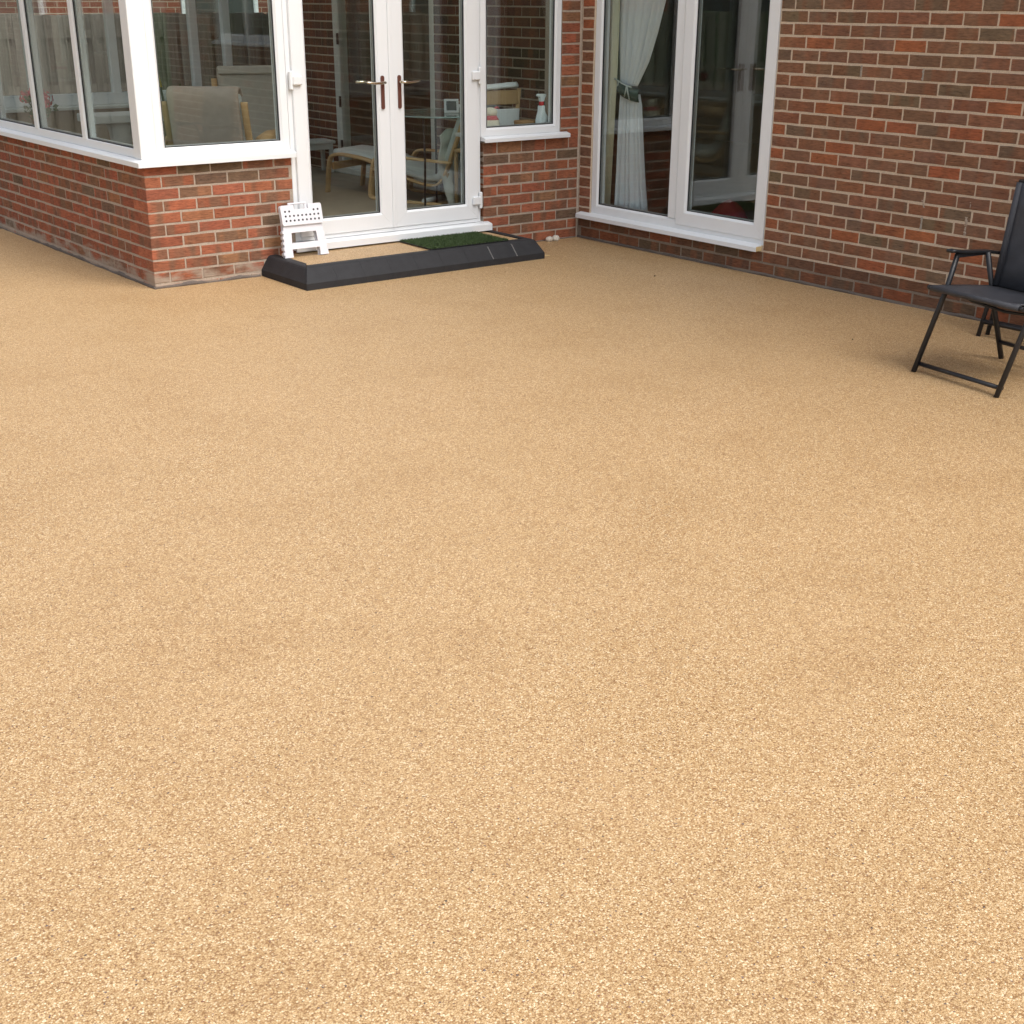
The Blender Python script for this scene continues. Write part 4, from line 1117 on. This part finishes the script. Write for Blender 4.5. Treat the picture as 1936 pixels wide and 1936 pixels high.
for x in (-.20, .135):
    mb = MB(); mb.tube([(x, 0, 0), (x, .0, .45), (x+.012, -.05, .925)], .017, 8); mb.build('back_post', M['birch'], dc, Md)
    mb = MB(); mb.tube([(x, .36, 0), (x, .36, .43)], .017, 8); mb.build('leg', M['birch'], dc, Md)
mb = MB(); mb.box((-.22, -.02, .43), (.155, .40, .455), .008); mb.build('seat', M['birch'], dc, Md)
mb = MB(); mb.box((-.20, -.055, .81), (.15, -.035, .915), .005); mb.build('top_slat', M['birch'], dc, Md)
mb = MB(); mb.box((-.10, -.052, .58), (.13, -.040, .785), .004, RX(3)); mb.build('back_pad', M['paper'], dc, Md)
mb = MB(); V = []; F = []
for i in range(13):
    for j in range(7):
        u = i/12; v = j/6; V.append((-.21+.34*u, -.075+.07*v, .925+.03*math.sin(v*math.pi)+.02*u+.008*noise.noise(Vector((u*6, v*4, 2)))))
for i in range(12):
    for j in range(6): F.append((i*7+j, (i+1)*7+j, (i+1)*7+j+1, i*7+j+1))
mb.add(V, F, True); o = mb.build('folded_cloth', M['paper'], None, Md, label='white cloth folded over the top of the wooden chair', cat='cloth'); o.modifiers.new('thickness','SOLIDIFY').thickness = .02

# ------------------------------------------------------------------ inside the house window
def drape(name, rows, x0, folds, amp, mat, parent, th=.004, ph=0.0, n=70):
    """rows: list of (z, y_left, y_right, depth_scale)"""
    V = []; F = []; m = len(rows)
    for (z, yl, yr, k) in rows:
        for i in range(n+1):
            u = i/n; y = yl + (yr-yl)*u
            V.append((x0 + amp*k*(math.sin(u*folds*2*math.pi+ph) + .4*math.sin(u*folds*4.7*math.pi+1.3+z)), y + .004*math.sin(u*31+z*3), z))
    for j in range(m-1):
        for i in range(n): F.append((j*(n+1)+i, j*(n+1)+i+1, (j+1)*(n+1)+i+1, (j+1)*(n+1)+i))
    mb = MB(); mb.add(V, F, True); o = mb.build(name, mat, parent, I4); o.modifiers.new('thickness', 'SOLIDIFY').thickness = th; return o
def interp(keys, n):
    out = []
    for i in range(len(keys)-1):
        a, b = keys[i], keys[i+1]
        for k in range(n):
            t = k/n; t2 = t*t*(3-2*t) if False else t
            out.append(tuple(p+(q-p)*t2 for p, q in zip(a, b)))
    out.append(keys[-1]); return out
cu = empty('voile_curtain', T(.22, -.4, .2), 'white voile curtain gathered by a green tieback behind the tall glazed door', 'curtain')
up = interp([(2.05, -.15, -.82, 1), (1.75, -.16, -.68, 1), (1.5, -.17, -.60, .95), (1.30, -.19, -.52, .8), (1.20, -.20, -.455, .6), (1.125, -.205, -.405, .45)], 6)
lo = interp([(1.07, -.21, -.43, .5), (.99, -.205, -.455, .65), (.80, -.20, -.475, .85), (.5, -.195, -.51, 1), (.24, -.185, -.55, 1.1)], 6)
drape('upper_drape', up, .212, 6, .018, M['voile'], cu)
drape('lower_drape', lo, .212, 6, .020, M['voile'], cu, ph=.6)
mb = MB(); V = []; F = []; n = 24
for i in range(n+1):
    u = i/n; y = -.195 - .245*u; zc = 1.135 - .075*u**.8; hh = .055
    for s_, dx in ((-1, .012), (-.4, 0), (.4, 0), (1, .012)): V.append((.168 + dx + .02*math.cos(u*math.pi)*0 + .02*(2*u-1)**2, y, zc + s_*hh*.8 - .01*math.sin(u*3.14)))
for i in range(n):
    for j in range(3): F.append((i*4+j, i*4+j+1, (i+1)*4+j+1, (i+1)*4+j))
mb.add(V, F, True); o = mb.build('tieback', M['green_band'], cu, I4); o.modifiers.new('thickness','SOLIDIFY').thickness = .006
mb = MB(); mb.tube([(.160, -.20, 1.172), (.156, -.27, 1.150), (.156, -.34, 1.128), (.156, -.40, 1.12)], .005, 6)
mb.tube([(.154, -.345, 1.128), (.152, -.34, 1.09), (.152, -.325, 1.05)], .005, 6); mb.tube([(.154, -.352, 1.128), (.152, -.365, 1.08), (.152, -.385, 1.03)], .005, 6); mb.tube([(.156, -.25, 1.155), (.154, -.247, 1.12)], .005, 6)
mb.build('cord', M['cord'], cu, I4)
cr = drape('cream_curtain', [(2.05, .06, -.232, 1), (1.2, .06, -.228, 1), (.22, .06, -.185, 1)], .165, 3.5, .011, M['cream_cloth'], None, .006, n=50)
tag(cr, 'cream lined curtain hanging at the left edge of the tall glazed door', 'curtain')
# red bag on the floor
mb = MB(); V = []; F = []; nu, nv = 22, 12
for j in range(nv+1):
    v = j/nv
    for i in range(nu):
        a = 2*math.pi*i/nu; rr = math.sin(math.pi*(.12+.88*v*.5+.0))**.7 if False else (1 - (1-v)**3)**.5 if v < .5 else 1
        k = math.cos(v*math.pi/2)**.62
        V.append((.13*k*math.cos(a)*(1+.16*noise.noise(Vector((math.cos(a)*1.6, math.sin(a)*1.6, v*3)))), .185*k*math.sin(a)*(1+.18*noise.noise(Vector((math.cos(a)*1.3, math.sin(a)*1.9, v*3+4)))), .22*v + .03*math.sin(a*2)*v*(1-v)))
for j in range(nv):
    for i in range(nu): F.append((j*nu+i, j*nu+(i+1) % nu, (j+1)*nu+(i+1) % nu, (j+1)*nu+i))
mb.add(V, F, True); mb.build('red_bag', M['red_bag'], None, T(.52, -1.12, .17) @ Matrix.Diagonal((1, 1, .9, 1)), label='crumpled red bag on the floor behind the right pane of the glazed door', cat='bag')

# ------------------------------------------------------------------ beyond: fence and neighbouring house seen through the glass
fe = empty('board_fence', T(-3, 6.8, 0), 'weathered grey vertical board fence beyond the conservatory', 'fence')
bmesh_ = {}
x = -11.0; i = 0
while x < 5.0:
    wv = .150
    front = (i % 2 == 0); h = 1.545 + rng.uniform(-.012, .012)
    key = i % 6
    if key not in bmesh_: mbb = MB(); mbb.box((0, -.009, 0), (wv, .009, 1.50), .002); bmesh_[key] = mbb.mesh('board', M['oldwood'])
    o = bpy.data.objects.new('board', bmesh_[key]); place(o, fe, T(x, 6.78 if front else 6.850, h-1.50) @ RY(rng.uniform(-.4,.4)))
    x += .1025; i += 1
for z in (.25, .80, 1.35):
    mb = MB(); mb.box((-11, 6.795, z-.04), (5, 6.838, z+.04)); mb.build('rail', M['oldwood'], fe, I4)
nb = empty('neighbouring_house', T(-3, 12, 0), 'red brick neighbouring house above the fence beyond the conservatory', 'house')
mb = MB(); mb.box((-12, 11, 0), (7, 16, 5.2)); mb.build('wall', M['far_brick'], nb, I4)
mb = MB(); mb.add([(-12.4, 10.6, 5.2), (7.4, 10.6, 5.2), (7.4, 16.4, 5.2), (-12.4, 16.4, 5.2), (-12.4, 13.5, 7.6), (7.4, 13.5, 7.6)], [(0,1,5,4),(2,3,4,5),(0,4,3),(1,2,5),(0,3,2,1)]); mb.build('roof', M['roof_tile'], nb, I4)
for xw in (-6.2, -1.9, 2.4):
    w_ = empty('window', T(xw, 11, 1.3), parent=nb)
    mb = MB(); ring(mb, xw-.6, xw+.6, 1.35, 2.4, frame_prof(.07, -.03, .06), 0, T(0, 11, 0)); mb.build('frame', M['upvc'], w_, I4)
    mb = MB(); mb.box((xw-.53, 10.985, 1.42), (xw+.53, 10.995, 2.33)); mb.build('pane', M['screen'], w_, I4)

# ------------------------------------------------------------------ small things on the patio
def pebble(name, loc, s, mat, label, cat, seed):
    mb = MB(); V = []; F = []; nu, nv = 14, 8
    for j in range(nv+1):
        ph = math.pi*j/nv
        for i in range(nu):
            a = 2*math.pi*i/nu; d = Vector((math.sin(ph)*math.cos(a), math.sin(ph)*math.sin(a), -math.cos(ph)))
            k = 1 + .22*noise.noise(d*1.7 + Vector((seed, 0, 0))); V.append((d.x*s[0]*k, d.y*s[1]*k, d.z*s[2]*k))
    for j in range(nv):
        for i in range(nu): F.append((j*nu+i, j*nu+(i+1) % nu, (j+1)*nu+(i+1) % nu, (j+1)*nu+i))
    mb.add(V, F, True); return mb.build(name, mat, None, T(*loc) @ RZ(seed*40), label=label, cat=cat)
pebble('pale_stone', (-.255, -.050, .019), (.038, .028, .024), M['stone'], 'rounded pale stone at the foot of the red wall, nearer the inside corner', 'stone', 1.3)
pebble('pale_stone', (-.315, -.045, .016), (.030, .026, .022), M['stone'], 'chipped pale stone at the foot of the red wall, nearer the step', 'stone', 4.1)
mb = MB(); mb.tube([(-.785, -.50, .004), (-.745, -.52, .005), (-.705, -.545, .004)], [.004,.0055,.003], 6); mb.build('straw', M['straw'], None, I4, label='pale bit of straw beside the right end of the step', cat='straw')
def crumb(x, y, l, ang, label):
    mb = MB(); mb.add([(-l/2,0,.003),(0,-l*.13,.006),(l/2,0,.004),(0,l*.13,.010),(0,0,.001)], [(0,1,3),(1,2,3),(0,4,1),(1,4,2),(2,4,3),(3,4,0)]); mb.build('dead_leaf', M['dead_leaf'], None, T(x, y, 0) @ RZ(ang), label=label, cat='leaf')
crumb(-.62, -1.566, .035, 20, 'small dark dead leaf on the patio in front of the tall glazed door')
crumb(-1.35, -.86, .02, 60, 'tiny dark leaf fragment on the patio in front of the right end of the step')
crumb(-.98, -3.55, .02, 10, 'tiny dark leaf fragment on the patio left of the open folding chair')
